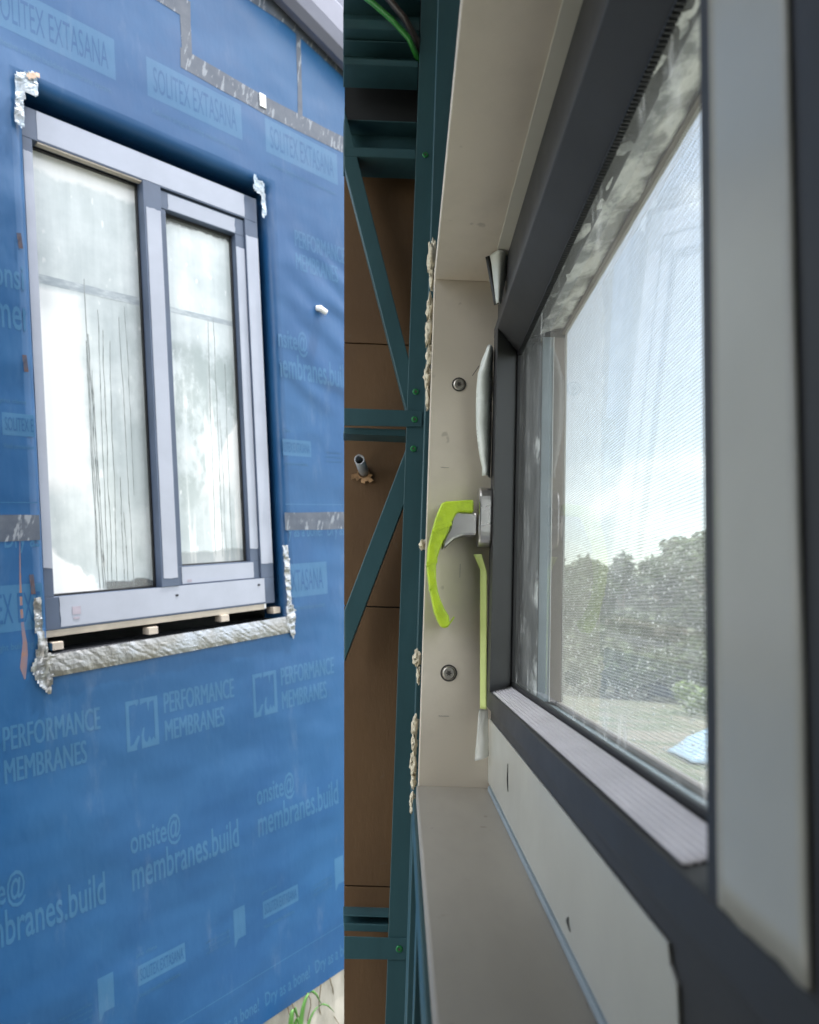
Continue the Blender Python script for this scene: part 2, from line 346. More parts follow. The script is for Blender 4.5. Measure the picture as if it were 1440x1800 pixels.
# ================================================================== GROUND
def gz(x, y):
    d = math.hypot(x, y); return -0.09*max(0.0, d-10.0) - 0.02*max(0, min(d, 10)-3) if d < 90 else -0.09*80-0.14
def ground():
    m = MB(); rs = [0, 1, 2, 3, 4.5, 6, 8, 10, 13, 17, 22, 28, 35, 44, 55, 70, 90, 150, 300, 700]; n = 48; k = 0
    for r in rs:
        for j in range(n):
            t = 2*math.pi*j/n; x, y = r*math.cos(t), r*math.sin(t)
            m.v.append((x, y, gz(x, y) + (0.06*nz3((x, y, 0), 0.25) if 3 < r < 150 else 0)))
    for i in range(len(rs)-1):
        for j in range(n):
            a = i*n+j; b = i*n+(j+1) % n; m.f.append((a, a+n, b+n, b))
    o = m.build('ground', 'ground', smooth=True, recalc=False); o['kind'] = 'structure'
ground()

# ================================================================== BLUE MEMBRANE WALL (left)
NW = 0.03                                   # wall face lies 30 mm in front of the window frame
wall = thing('membrane_wall', 'blue printed weather membrane wall around the misted window', 'wall', (0, 0, 0), W)
OP = (0.026, 0.785, -0.075, 1.392)            # opening u0,u1,v0,v1
def wall_face():
    m = MB(); e = 0.032
    us = sorted(set([-0.75 + 0.05*i for i in range(51)] + [OP[0]-e, OP[1]+e])); vs_ = sorted(set([-1.35 + 0.05*i for i in range(70)] + [OP[2]-e, OP[3]+e]))
    idx = {}
    def vid(u, v):
        if (u, v) not in idx: idx[(u, v)] = len(m.v); m.v.append((u, v, NW))
        return idx[(u, v)]
    for i in range(len(us)-1):
        for j in range(len(vs_)-1):
            cu, cv = (us[i]+us[i+1])/2, (vs_[j]+vs_[j+1])/2
            if OP[0]-e < cu < OP[1]+e and OP[2]-e < cv < OP[3]+e: continue
            m.f.append((vid(us[i], vs_[j]), vid(us[i+1], vs_[j]), vid(us[i+1], vs_[j+1]), vid(us[i], vs_[j+1])))
    # membrane rolled into the opening
    prof = [(0.032, NW), (0.022, NW-0.0012), (0.013, NW-0.005), (0.006, NW-0.0115), (0.001, NW-0.021), (0.0, NW-0.034), (0.0, -0.10)]
    k = len(m.v); n = 28
    def ring(off):
        u0, u1, v0, v1 = OP[0]-off, OP[1]+off, OP[2]-off, OP[3]+off
        return ([(u0+(u1-u0)*i/n, v0) for i in range(n)] + [(u1, v0+(v1-v0)*i/n) for i in range(n)] +
                [(u1+(u0-u1)*i/n, v1) for i in range(n)] + [(u0, v1+(v0-v1)*i/n) for i in range(n)])
    for off, nn in prof:
        for (u, v) in ring(off): m.v.append((u, v, nn + (0.002*nz3((u, v, nn), 14) if -0.09 < nn < NW-0.001 else 0)))
    q = 4*n
    for i in range(len(prof)-1):
        for j in range(q):
            a = k+i*q+j; b = k+i*q+(j+1) % q; m.f.append((a, b, b+q, a+q))
    o = m.build('membrane', 'membrane', wall, smooth=True)
    return o
wall_face()
# timber backing of the wall, in four pieces round the opening
for a, b in (((-0.75, -1.34, -0.12), (-0.006, 2.0, NW-0.012)), ((0.792, -1.34, -0.12), (1.75, 2.0, NW-0.012)),
             ((-0.006, 1.40, -0.12), (0.792, 2.0, NW-0.012)), ((-0.006, -1.34, -0.12), (0.792, -0.115, NW-0.012))):
    bx('wall_backing', 'room', a, b, wall)
# text -> mesh in the unit square
TXT = {}
def text_mesh(s, bold=0.0):
    if (s, bold) in TXT: return TXT[(s, bold)]
    cu = bpy.data.curves.new('t', 'FONT'); cu.body = s; cu.resolution_u = 3; cu.offset = bold
    ob = bpy.data.objects.new('t', cu); scn.collection.objects.link(ob)
    dg = bpy.context.evaluated_depsgraph_get(); me = bpy.data.meshes.new_from_object(ob.evaluated_get(dg))
    v = [tuple(p.co) for p in me.vertices]; f = [tuple(p.vertices) for p in me.polygons]
    x0 = min(p[0] for p in v); x1 = max(p[0] for p in v); y0 = min(p[1] for p in v); y1 = max(p[1] for p in v)
    v = [((p[0]-x0)/(x1-x0), (p[1]-y0)/(y1-y0)) for p in v]
    bpy.data.objects.remove(ob); bpy.data.curves.remove(cu); bpy.data.meshes.remove(me)
    TXT[(s, bold)] = (v, f); return v, f
def hidden(u, v): return OP[0]-0.012 < u < OP[1]+0.012 and OP[2]-0.02 < v < OP[3]+0.012
def letters(s, u, v, w, h, mat='print', n=0.00035, bold=0.012):
    vs_, fs = text_mesh(s, bold); m = MB(); P = [(u+p[0]*w, v+p[1]*h) for p in vs_]
    keep = [f for f in fs if not any(hidden(*P[i]) or P[i][0] < -0.74 or P[i][0] > 1.74 for i in f)]
    if not keep: return
    ids = sorted({i for f in keep for i in f}); mp_ = {i: k for k, i in enumerate(ids)}
    m.v = [(P[i][0], P[i][1], NW+n) for i in ids]; m.f = [tuple(mp_[i] for i in f) for f in keep]
    return m.build('lettering', mat, wall, recalc=False)
def patch(name, mat, quads, n=0.0002):
    """flat print rectangles, cut where the window opening is"""
    m = MB()
    for (u0, u1, v0, v1) in quads:
        cut = [(u0, u1)]
        if v1 > OP[2]-0.02 and v0 < OP[3]+0.012:
            cut = [(u0, min(u1, OP[0]-0.012)), (max(u0, OP[1]+0.012), u1)]
        for a, b in cut:
            if b-a < 0.002: continue
            k = len(m.v); m.v += [(a, v0, NW+n), (b, v0, NW+n), (b, v1, NW+n), (a, v1, NW+n)]; m.f.append((k, k+1, k+2, k+3))
    if m.f: return m.build(name, mat, wall, recalc=False)
def poly(name, mat, pts, n=0.00035):
    m = MB(); m.v = [(p[0], p[1], NW+n) for p in pts]; m.f = [tuple(range(len(pts)))]
    return m.build(name, mat, wall, recalc=False)
PER = 0.419
def emblem(u, v, w, h):
    if hidden(u, v+h/2) or hidden(u+w, v+h/2): return
    L = lambda pts: [(u+a*w, v+b*h) for a, b in pts]
    # open bracket on the left, jagged block on the right
    poly('emblem', 'print', L([(0, 0), (0.30, 0), (0.30, 0.08), (0.40, 0.26), (0.34, 0.28), (0.20, 0.13), (0.10, 0.10), (0.10, 0.90), (0.30, 0.92), (0.34, 0.87), (0.40, 0.93), (0.40, 1.0), (0, 1)]))
    poly('emblem', 'print', L([(0.45, 0), (1, 0), (1, 1), (0.45, 1), (0.45, 0.88), (0.52, 0.90), (0.66, 0.92), (0.70, 0.70), (0.74, 0.90), (0.88, 0.92), (0.88, 0.12), (0.82, 0.19), (0.76, 0.11), (0.70, 0.22), (0.62, 0.10), (0.55, 0.14), (0.52, 0.24), (0.56, 0.42), (0.50, 0.40), (0.45, 0.26)]))
def course(v0, sh, ks):
    """one roll of membrane: its print repeats every 0.419 m along the wall"""
    for k in ks:
        d = k*PER
        pu = (0.224 if v0 < 1 else 0.366-0.419) + d
        patch('print_panel', 'print', [(pu, pu+0.325, v0+0.002, v0+0.117)])
        letters('SOLITEX EXTASANA', pu+0.02, v0+0.022, 0.285, 0.075, 'membrane', 0.0005, 0.0)
        letters('Adhesive airtight building membrane system', pu+0.01, v0-0.048, 0.30, 0.022, 'faint_print')
        lu = 0.213 + sh + d
        emblem(lu, v0-0.370, 0.094, 0.140)
        for q, dq in enumerate((0.0, 0.0022)):
            letters('PERFORMANCE', lu+0.113+dq, v0-0.287, 0.234, 0.060, 'print', 0.00035+0.00012*q, 0.0)
            letters('MEMBRANES', lu+0.113+dq, v0-0.367, 0.195, 0.060, 'print', 0.00035+0.00012*q, 0.0)
        letters('onsite@', lu-0.004, v0-0.672, 0.152, 0.090)
        letters('membranes.build', lu-0.004, v0-0.756, 0.345, 0.088)
        letters('pro clima', lu-0.002, v0-0.944, 0.06, 0.014, 'faint_print')
        patch('print_panel', 'print', [(lu, lu+0.143, v0-1.022, v0-0.966)])
        letters('SOLITEX EXTASANA', lu+0.006, v0-1.010, 0.131, 0.034, 'membrane', 0.0005, 0.0)
        letters('Void protection membrane', lu, v0-1.058, 0.125, 0.016, 'faint_print')
        fu = lu-0.110
        patch('print_flag', 'print', [(fu, fu+0.042, v0-1.035, v0-0.945)])
        poly_ok = not (hidden(fu, v0-1.06) or hidden(fu+0.05, v0-1.06))
        if poly_ok: poly('print_flag', 'print', [(fu, v0-1.062), (fu+0.006, v0-1.055), (fu+0.014, v0-1.040), (fu+0.042, v0-1.040), (fu+0.042, v0-1.0345), (fu, v0-1.0345)], 0.00022)
        for q in range(3): letters('airtight wind and weather tight', fu-0.10, v0-1.005-0.016*q, 0.085, 0.009, 'faint_print')
        lets = 'Dry as a bone!'
        letters(lets, lu-0.008, v0-1.315, 0.185, 0.058, 'print')
        letters(lets, lu-0.008+0.2095, v0-1.315, 0.185, 0.058, 'print')
        tk = [(lu-0.014+0.0524*i, lu-0.0125+0.0524*i, v0-1.188, v0-(1.02 if i == 0 else (1.10 if i % 4 == 0 else 1.13))) for i in range(8)]
        patch('ruler_ticks', 'print', tk)
    patch('ruler_line', 'print', [(-0.74, 1.74, v0-1.190, v0-1.1875)])
course(0.0, 0.0, range(-2, 4)); course(1.51, 0.146, range(-2, 4))
# seam tapes
def tape(path, w, name='seam_tape', mat='seam', n=0.0006):
    m = MB()
    for (a, b) in zip(path[:-1], path[1:]):
        a = Vector(a); b = Vector(b); d = (b-a); L = d.length; d.normalize(); p = Vector((-d.y, d.x))
        st = max(2, int(L/0.02))
        m.grid(lambda i, j: (*(a + d*(L*i) + p*((j-0.5)*(w + 0.004*nz3((a.x+i*L, j, a.y), 9)))), NW+n+0.0003*nz3((a.x+i*L, a.y+j*0.05, 3), 25)), st, 2)
    return m.build(name, mat, wall, smooth=True)
tape([(-0.75, 0.258), (OP[0]-0.011, 0.258)], 0.064); tape([(OP[1]+0.006, 0.263), (1.75, 0.262)], 0.061)
tape([(0.478, 1.678), (0.80, 1.668), (1.75, 1.690)], 0.062, n=0.0008)
tape([(0.502, 1.70), (0.500, 1.83)], 0.034, n=0.0010); tape([(0.52, 1.838), (0.10, 1.850)], 0.060, n=0.0012)
tape([(0.941, 1.70), (0.951, 2.03)], 0.020, n=0.0011)
tape([(-0.75, 2.045), (0.9, 2.030), (1.75, 1.85)], 0.07, n=0.0014)
# small bits on the wall
bx('label_clip', 'white_plastic', (0.765, 1.655, NW+0.002), (0.790, 1.700, NW+0.006), wall, bevel=0.001)
cl = MB().tube([(0.978, 1.026, NW), (0.982, 1.024, NW+0.012), (1.008, 1.012, NW+0.016)], [0.010, 0.011, 0.010], 12).build('plug', 'white_plastic', wall, smooth=False, bevel=0.001)
for (u, v, h, r) in ((0.004, 0.981, 0.038, -0.3), (0.003, 0.672, 0.042, -0.25), (-0.006, 0.115, 0.05, -0.2)):
    MB().grid(lambda i, j: (u-0.009+0.009*i + r*(0.5-j)*-h*0.3, v+(j-0.5)*h, NW+0.002+0.004*i+0.002*nz3((i, j, u), 3)), 3, 4).build('tape_scrap', 'scrap', wall, solid=0.0006)
def ribbon(pts, ws, name, mat, n=0.0004, **k):
    m = MB(); c = len(m.v)
    for (p, w) in zip(pts, ws): m.v += [(p[0]-w/2, p[1], NW+n), (p[0]+w/2, p[1], NW+n)]
    for i in range(len(pts)-1): m.f.append((2*i, 2*i+1, 2*i+3, 2*i+2))
    return m.build(name, mat, wall, recalc=False)
ribbon([(-0.033, 0.23), (-0.036, 0.15), (-0.037, 0.10), (-0.037, 0.05), (-0.036, 0.01), (-0.033, -0.03), (-0.035, -0.06), (-0.039, -0.09), (-0.037, -0.12)],
       [0.001, 0.003, 0.005, 0.006, 0.007, 0.010, 0.015, 0.016, 0.003], 'rust_mark', 'rust')
# foil flashing tape round the opening: crumpled sheets
def crumple(name, mat, outline, n=0.006, amp=0.006, seed=1.0, thick=0.0007):
    """crumpled piece cut to an outline given in wall coordinates"""
    us = [p[0] for p in outline]; vs_ = [p[1] for p in outline]; st = 0.0045
    def inside(x, y):
        r = False; j = len(outline)-1
        for i in range(len(outline)):
            xi, yi = outline[i]; xj, yj = outline[j]
            if (yi > y) != (yj > y) and x < (xj-xi)*(y-yi)/(yj-yi)+xi: r = not r
            j = i
        return r
    m = MB(); nu = int((max(us)-min(us))/st)+1; nv = int((max(vs_)-min(vs_))/st)+1; idx = {}
    def vid(i, j):
        if (i, j) not in idx:
            u, v = min(us)+i*st, min(vs_)+j*st
            d = amp*(nz3((u, v, 0), 45, seed) + 0.6*abs(nz3((u, v, 0), 90, seed+3)))
            idx[(i, j)] = len(m.v); m.v.append((u+0.002*nz3((u, v, 1), 80, seed), v+0.002*nz3((u, v, 2), 80, seed), NW+n+d))
        return idx[(i, j)]
    for i in range(nu):
        for j in range(nv):
            if inside(min(us)+(i+.5)*st, min(vs_)+(j+.5)*st): m.f.append((vid(i, j), vid(i+1, j), vid(i+1, j+1), vid(i, j+1)))
    return m.build(name, mat, wall, solid=thick, recalc=False)
crumple('foil_flap', 'foil', [(-0.012, 0.08), (0.008, 0.082), (0.007, 0.008), (0.014, -0.022), (0.019, -0.063), (0.036, -0.068), (0.030, -0.111), (0.027, -0.125), (0.018, -0.171), (-0.007, -0.138), (-0.024, -0.096), (-0.013, -0.075), (-0.005, -0.033), (-0.011, 0.011)], seed=2)
crumple('foil_flap', 'foil', [(0.772, 0.18), (0.794, 0.183), (0.799, 0.101), (0.797, -0.015), (0.815, -0.04), (0.804, -0.142), (0.773, -0.089), (0.780, -0.013), (0.777, 0.103)], seed=5)
crumple('foil_flap', 'foil_pale', [(0.007, 1.406), (0.045, 1.424), (0.061, 1.428), (0.060, 1.377), (0.055, 1.365), (0.030, 1.365), (0.024, 1.345), (0.020, 1.269), (0.0, 1.277), (0.005, 1.359)], n=0.008, seed=8)
crumple('ply_scrap', 'ply_edge', [(0.030, 1.412), (0.062, 1.428), (0.062, 1.414), (0.034, 1.398)], n=0.016, amp=0.002, seed=3)
crumple('foil_flap', 'foil_pale', [(0.728, 1.419), (0.739, 1.398), (0.764, 1.396), (0.768, 1.354), (0.770, 1.297), (0.754, 1.268), (0.752, 1.349), (0.720, 1.362)], n=0.006, seed=11)
def foil_sill():
    prof = [(-0.0690, 0.0322), (-0.0730, 0.0332), (-0.0770, 0.0341), (-0.0810, 0.0349), (-0.088, 0.0358), (-0.098, 0.0366), (-0.110, 0.0366), (-0.122, 0.0345)]
    m = MB(); nu = 190
    def fn(i, j):
        k = j*(len(prof)-1); a = int(min(k, len(prof)-2)); t = k-a
        v = prof[a][0]*(1-t)+prof[a+1][0]*t; n = prof[a][1]*(1-t)+prof[a+1][1]*t; u = 0.02 + 0.765*i
        cr = 0.0016*nz3((u*2, v, 0), 14, 3) + 0.0026*abs(nz3((u*1.0+v*1.1, v*0.55, n), 40, 7)) + 0.0007*nz3((u, v, n), 140)
        return (u, v + 0.018*i*(1-j)*0.6 + (0.012*(i-0.3) if j > 0.5 else 0) + (cr if n < 0.02 else 0), n + cr)
    m.grid(fn, nu, 28); m.build('foil_sill_tape', 'foil', wall, solid=0.0006, recalc=False)
foil_sill()
bx('sill_shade', 'dark_gap', (0.027, -0.0745, -0.11), (0.784, -0.0690, 0.0290), wall)  # near-black block painting in the shade of the gap under the frame
# concrete footing, gutter, plants at the foot of the wall
foot = MB().box((-0.75, -2.3, -0.10), (1.75, -1.352, 0.018)).build('footing', 'concrete', None, space=W, base=(0.5, -2.3, 0), bevel=0.004)
tag(foot, 'weathered pale concrete footing under the blue membrane', 'footing')
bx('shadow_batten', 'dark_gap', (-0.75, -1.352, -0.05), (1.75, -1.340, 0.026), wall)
def gutter():
    g_ = thing('gutter', 'lavender grey roof gutter at the top edge of the blue wall', 'gutter', (0.5, 2.06, 0.03), W)
    prof = [(2.07, 0.036), (2.055, 0.075), (2.07, 0.105), (2.11, 0.120), (2.20, 0.122), (2.21, 0.118), (2.20, 0.112), (2.11, 0.110), (2.08, 0.098), (2.07, 0.075), (2.085, 0.046), (2.25, 0.046), (2.25, 0.036)]
    m = MB(); n = len(prof)
    for u, dv in ((-0.75, 0.40), (0.82, 0.0), (1.75, -0.26)):
        for (v, q) in prof: m.v.append((u, v+dv-0.02, q))
    for s_ in range(2):
        for i in range(n):
            j = (i+1) % n; m.f.append((s_*n+i, s_*n+j, (s_+1)*n+j, (s_+1)*n+i))
    m.build('gutter_channel', 'gutter', g_, bevel=0.002)
    m = MB(); m.v = [(-0.75, 2.5, 0.0), (0.82, 2.1, 0.0), (1.75, 1.84, 0.0), (1.75, 2.16, 0.03), (0.82, 2.42, 0.03), (-0.75, 2.8, 0.03)]; m.f = [(0, 1, 4, 5), (1, 2, 3, 4)]
    m.build('fascia', 'gutter', g_, solid=0.012)
gutter()
def strap_plant(u, label, lv):
    p = thing('strap_leaf_plant', label, 'plant', (u, -1.62, 0.10), W, 'plants along the footing')
    for (du, dn, hgt, bend, wd_) in lv:
        def fn(i, j, du=du, dn=dn, hgt=hgt, bend=bend, wd_=wd_):
            t = i; w = wd_*(1-t)**0.6*min(1, 0.5+3*t)
            return (u+du+bend*t**2+(j-0.5)*w, -1.62+hgt*(t-0.55*t**4), 0.10+dn*t+0.004*math.cos(math.pi*(j-0.5)))
        MB().grid(fn, 12, 2).build('leaf', 'leaf_blade', p, smooth=True, solid=0.001, recalc=False)
strap_plant(0.640, 'green strap leaved plant against the concrete footing, at the bottom edge', [(0.02, -0.02, 0.52, 0.055, 0.036), (0.045, -0.01, 0.56, 0.12, 0.032), (-0.02, 0.02, 0.44, -0.03, 0.026), (0.05, 0.0, 0.46, 0.16, 0.026), (0.03, 0.02, 0.50, 0.02, 0.022)])
vn = thing('dry_vine', 'thin dry creeper hanging over the concrete footing', 'plant', (0.78, -1.36, 0.03), W, 'plants along the footing')
for (u, du, L_) in ((0.715, 0.05, 0.22), (0.735, 0.07, 0.26), (0.79, 0.03, 0.2), (0.845, 0.02, 0.24), (0.90, 0.03, 0.2)):
    MB().tube([(u+du*t+0.008*math.sin(9*t+u*40), -1.345-L_*t, 0.024+0.012*math.sin(5*t+u*9)) for t in [i/8 for i in range(9)]], [0.0022*(1-0.5*i/8) for i in range(9)], 5).build('stem', 'vine', vn)

# ================================================================== MISTED WINDOW (left)
lw = thing('misted_window', 'two pane window with lavender protective film, misted glass and drip runs', 'window', (0, 0, 0), W)
FU0, FU1, FV0, FV1 = 0.028, 0.757, -0.010, 1.353
def fb(name, mat, a, b, bevel=0.0015): return bx(name, mat, a, b, lw, bevel)
fb('frame_head', 'frame_out', (FU0, 1.272, -0.062), (FU1, FV1, 0.0)); fb('frame_sill', 'frame_out', (FU0, FV0, -0.062), (FU1, 0.076, 0.0))
fb('frame_jamb', 'frame_out', (FU0, 0.076, -0.062), (0.053, 1.272, 0.0)); fb('frame_jamb', 'frame_out', (0.707, 0.076, -0.062), (FU1, 1.272, 0.0))
fb('mullion', 'frame_out', (0.352, 0.076, -0.060), (0.408, 1.272, 0.003))
# film strips, stuck on short of the corners
def film(name, u0, u1, v0, v1, n, wav=0.003):
    m = MB(); L = max(u1-u0, v1-v0)
    hor = (u1-u0) > (v1-v0)
    def fn(i, j):
        u = u0+(u1-u0)*i; v = v0+(v1-v0)*j
        if hor and i in (0, 1): u += wav*nz3((u, v*30, 0), 3)
        if not hor and j in (0, 1): v += wav*nz3((u*60, v, 0), 3)
        return (u, v, n+0.0006+0.0004*nz3((u, v, 0), 12))
    m.grid(fn, 24 if hor else 4, 4 if hor else 30); return m.build(name, 'film', lw, solid=0.0008, recalc=False)
film('protective_film', 0.066, 0.706, 1.277, 1.351, 0.0); film('protective_film', 0.0295, 0.052, 0.152, 1.236, 0.0)
film('protective_film', 0.065, 0.718, -0.004, 0.0755, 0.0); film('protective_film', 0.359, 0.404, 0.101, 1.196, 0.003)
film('protective_film', 0.7085, 0.7555, 0.124, 1.218, 0.0)
fb('bounce_strip', 'beige_bar', (0.066, 1.268, -0.020), (0.352, 1.2719, -0.002), 0.0005)  # beige strip painting warm ground bounce on the underside of the head
fb('sill_bar', 'beige_bar', (0.020, -0.028, -0.055), (0.715, -0.0102, -0.001), 0.001)
fb('sill_clip', 'white_plastic', (0.712, -0.026, -0.02), (0.722, -0.0102, -0.002), 0.0005)
# opening sash on the right
fb('sash_rail', 'frame_out', (0.4085, 1.214, -0.056), (0.7065, 1.268, -0.008)); fb('sash_rail', 'frame_out', (0.4085, 0.0765, -0.056), (0.7065, 0.134, -0.008))
fb('sash_stile', 'frame_out', (0.4085, 0.134, -0.056), (0.428, 1.214, -0.010)); fb('sash_stile', 'frame_out', (0.672, 0.134, -0.056), (0.7065, 1.214, -0.008))
film('protective_film', 0.436, 0.672, 1.217, 1.264, -0.008); film('protective_film', 0.424, 0.682, 0.080, 0.131, -0.008)
film('protective_film', 0.673, 0.7055, 0.176, 1.172, -0.008)
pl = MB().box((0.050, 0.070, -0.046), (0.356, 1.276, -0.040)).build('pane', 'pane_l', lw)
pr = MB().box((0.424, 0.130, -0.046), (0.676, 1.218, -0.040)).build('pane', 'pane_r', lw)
for a, b in (((0.053, 0.076, -0.0398), (0.352, 0.082, -0.030)), ((0.053, 1.266, -0.0398), (0.352, 1.272, -0.030)), ((0.428, 0.134, -0.0398), (0.672, 0.139, -0.030)), ((0.428, 1.209, -0.0398), (0.672, 1.214, -0.030)),
             ((0.347, 0.082, -0.0398), (0.352, 1.266, -0.030)), ((0.667, 0.139, -0.0398), (0.672, 1.209, -0.030))):
    bx('bead', 'gasket', a, b, lw, 0.001)
def drip(u0, v0, u1, v1, w, seed):
    m = MB(); n = 46
    for i in range(n+1):
        t = i/n; v = v0+(v1-v0)*t; u = u0+(u1-u0)*t + 0.0028*nz3((v*5, seed, 0), 1.8) + 0.0012*nz3((v*30, seed, 2), 1.0)
        ww = w*(0.45+1.0*abs(nz3((v*42, seed, 5), 1.0)))*(0.25 if nz3((v*16, seed, 9), 1.0) < -0.22 else 1.0)
        m.v += [(u-ww/2, v, -0.0396), (u, v, -0.0388), (u+ww/2, v, -0.0396)]
    for i in range(n): m.f += [(3*i, 3*i+1, 3*i+4, 3*i+3), (3*i+1, 3*i+2, 3*i+5, 3*i+4)]
    m.build('drip_run', 'drip', lw, smooth=True)
for k, a in enumerate([(0.186, 0.953, 0.190, 0.085, 0.0030), (0.190, 0.80, 0.200, 0.085, 0.0045), (0.196, 0.70, 0.206, 0.088, 0.0045), (0.184, 0.78, 0.186, 0.15, 0.0028), (0.221, 0.874, 0.214, 0.09, 0.0024), (0.231, 0.819, 0.226, 0.09, 0.0026),
                       (0.251, 0.791, 0.240, 0.09, 0.0026), (0.282, 0.866, 0.289, 0.088, 0.0022), (0.300, 0.90, 0.303, 0.35, 0.0014), (0.262, 0.40, 0.262, 0.10, 0.0020), (0.270, 0.30, 0.272, 0.10, 0.0030),
                       (0.574, 0.923, 0.564, 0.155, 0.0022), (0.595, 0.927, 0.589, 0.155, 0.0022), (0.630, 0.785, 0.624, 0.165, 0.0026), (0.604, 0.60, 0.602, 0.16, 0.0018)]):
    drip(*a, k*3.3)
bx('shade_line', 'shade_line_grey', (0.0535, 0.913, -0.0402), (0.347, 0.937, -0.0394), lw); bx('shade_line', 'shade_line_grey', (0.4285, 0.916, -0.0402), (0.667, 0.932, -0.0394), lw)  # thin grey strips painting a shadow line across both panes
# things dimly seen behind the mist
rb = thing('room_wall', None, None, (0.4, -0.1, -0.6), W); rb['kind'] = 'structure'
for a, b in (((-0.2, -0.1, -0.82), (1.0, 1.5, -0.80)), ((-0.2, -0.12, -0.82), (1.0, -0.1, -0.122)), ((-0.2, 1.5, -0.82), (1.0, 1.52, -0.122)), ((-0.22, -0.12, -0.82), (-0.2, 1.52, -0.122)), ((1.0, -0.12, -0.82), (1.02, 1.52, -0.122))):
    bx('lining', 'room', a, b, rb)
bx('sticker', 'stain_ink', (0.096, 0.025, 0.0012), (0.118, 0.046, 0.0019), lw); bx('sticker', 'stain_ink', (0.098, 0.012, 0.0012), (0.114, 0.018, 0.0019), lw)
bx('sticker', 'stain_ink', (0.440, 0.084, -0.0066), (0.455, 0.092, -0.0060), lw)
for (u, v, q) in ((0.395, 0.045, 0.0012), (0.690, 0.052, 0.0012)): bx('drain_slot', 'dark_gap', (u, v, q), (u+0.009, v+0.006, q+0.0008), lw)
for k, (u, v) in enumerate([(0.053, -0.052), (0.317, -0.047), (0.557, -0.039), (0.758, -0.036)]):
    o = MB().box((u-0.0145, v-0.0105, -0.03), (u+0.0145, v+0.0105, 0.008)).build('packer', 'packer', None, space=W, base=(u, v-0.0115, 0), bevel=0.0015)
    tag(o, ['sand coloured packer under the misted window, at its lower left corner', 'sand coloured packer second from the left under the misted window', 'sand coloured packer third from the left under the misted window', 'sand coloured packer at the right end below the misted window'][k], 'packer', 'packers under the window')

# ================================================================== INTERIOR: steel framed wall, facing the camera
def ex(z): return -0.152 + (2.7586-z)*0.04368      # free end of the frame wall, leaning slightly
YF = 1.2
sf = thing('steel_wall_frame', 'teal steel stud wall frame with diagonal braces beside the window reveal', 'wall frame', (0, YF, 0.0))
def chan_v(x0, x1, z0, z1, y=YF, depth=0.075, name='stud', par=None, lip=0.010, t=0.0016):
    """lipped steel channel standing upright, web towards the camera"""
    p = [(x0, y), (x1, y), (x1, y+depth), (x1-lip, y+depth), (x1-lip, y+depth-t), (x1-t, y+depth-t), (x1-t, y+t), (x0+t, y+t), (x0+t, y+depth-t), (x0+lip, y+depth-t), (x0+lip, y+depth), (x0, y+depth)]
    return MB().prism(p, 'z', z0, z1).build(name, 'teal', par or sf, bevel=0.0015)
chan_v(-0.004, 0.034, 0.0, 2.95)
chan_v(0.036, 0.075, 0.0, 2.95, depth=0.07)
def chan_h(z0, z1, y=YF+0.003, depth=0.06, name='noggin', x1=-0.0045, open_down=True):
    """horizontal channel: web at the front, flanges running back"""
    t = 0.002
    def X(z, yy): return ex(z)*yy/YF if True else 0
    m = MB()
    for (za, zb, ya, yb) in ((z0, z1, y, y+t), (z1-t, z1, y+t, y+depth), (z0, z0+t, y+t, y+depth)):
        a = [ex(za)-0.0*ya, ex(zb)]
        k = len(m.v)
        m.v += [(ex(za), ya, za), (x1, ya, za), (x1, ya, zb), (ex(zb), ya, zb), (ex(za)-0.006*(yb-y)/depth, yb, za), (x1, yb, za), (x1, yb, zb), (ex(zb)-0.006*(yb-y)/depth, yb, zb)]
        m.f += [tuple(k+i for i in q) for q in ((0, 1, 2, 3), (7, 6, 5, 4), (0, 4, 5, 1), (1, 5, 6, 2), (2, 6, 7, 3), (3, 7, 4, 0))]
    return m.build(name, 'teal', sf, bevel=0.001)
def tray(z0, z1, y=YF+0.003, depth=0.062, x1=-0.0045, lip=0.006, name='noggin'):
    """open channel lying on its back: front lip, floor, web at the rear"""
    m = MB()
    for (za, zb, ya, yb) in ((z0, z0+lip+0.012, y, y+0.002), (z0, z0+0.002, y+0.002, y+depth), (z0+0.002, z1, y+depth-0.002, y+depth), (z1-0.002, z1, y+0.02, y+depth-0.002)):
        k = len(m.v); e = lambda z, yy: ex(z)*1.0 - 0.11*(yy-YF)
        m.v += [(e(za, ya), ya, za), (x1, ya, za), (x1, ya, zb), (e(zb, ya), ya, zb), (e(za, yb), yb, za), (x1, yb, za), (x1, yb, zb), (e(zb, yb), yb, zb)]
        m.f += [tuple(k+i for i in q) for q in ((0, 1, 2, 3), (7, 6, 5, 4), (0, 4, 5, 1), (1, 5, 6, 2), (2, 6, 7, 3), (3, 7, 4, 0))]
    return m.build(name, 'teal', sf, bevel=0.0008)
tray(2.443, 2.532)                                   # under the dark cavity
MB().prism([(ex(1.925), 1.925), (-0.0045, 1.927), (0.024, 1.928), (0.024, 1.957), (-0.0045, 1.957), (ex(1.957), 1.957)], 'y', YF-0.0025, YF-0.0006).build('noggin', 'teal', sf, bevel=0.0008)
tray(1.913, 1.924, YF+0.010, 0.05, -0.0045, 0.0)
MB().prism([(ex(1.02), 1.02), (0.030, 1.022), (0.030, 1.056), (ex(1.056), 1.056)], 'y', YF-0.0025, YF-0.0006).build('noggin', 'teal', sf, bevel=0.0008)
tray(1.058, 1.075, YF+0.012, 0.055, -0.0045, 0.0)
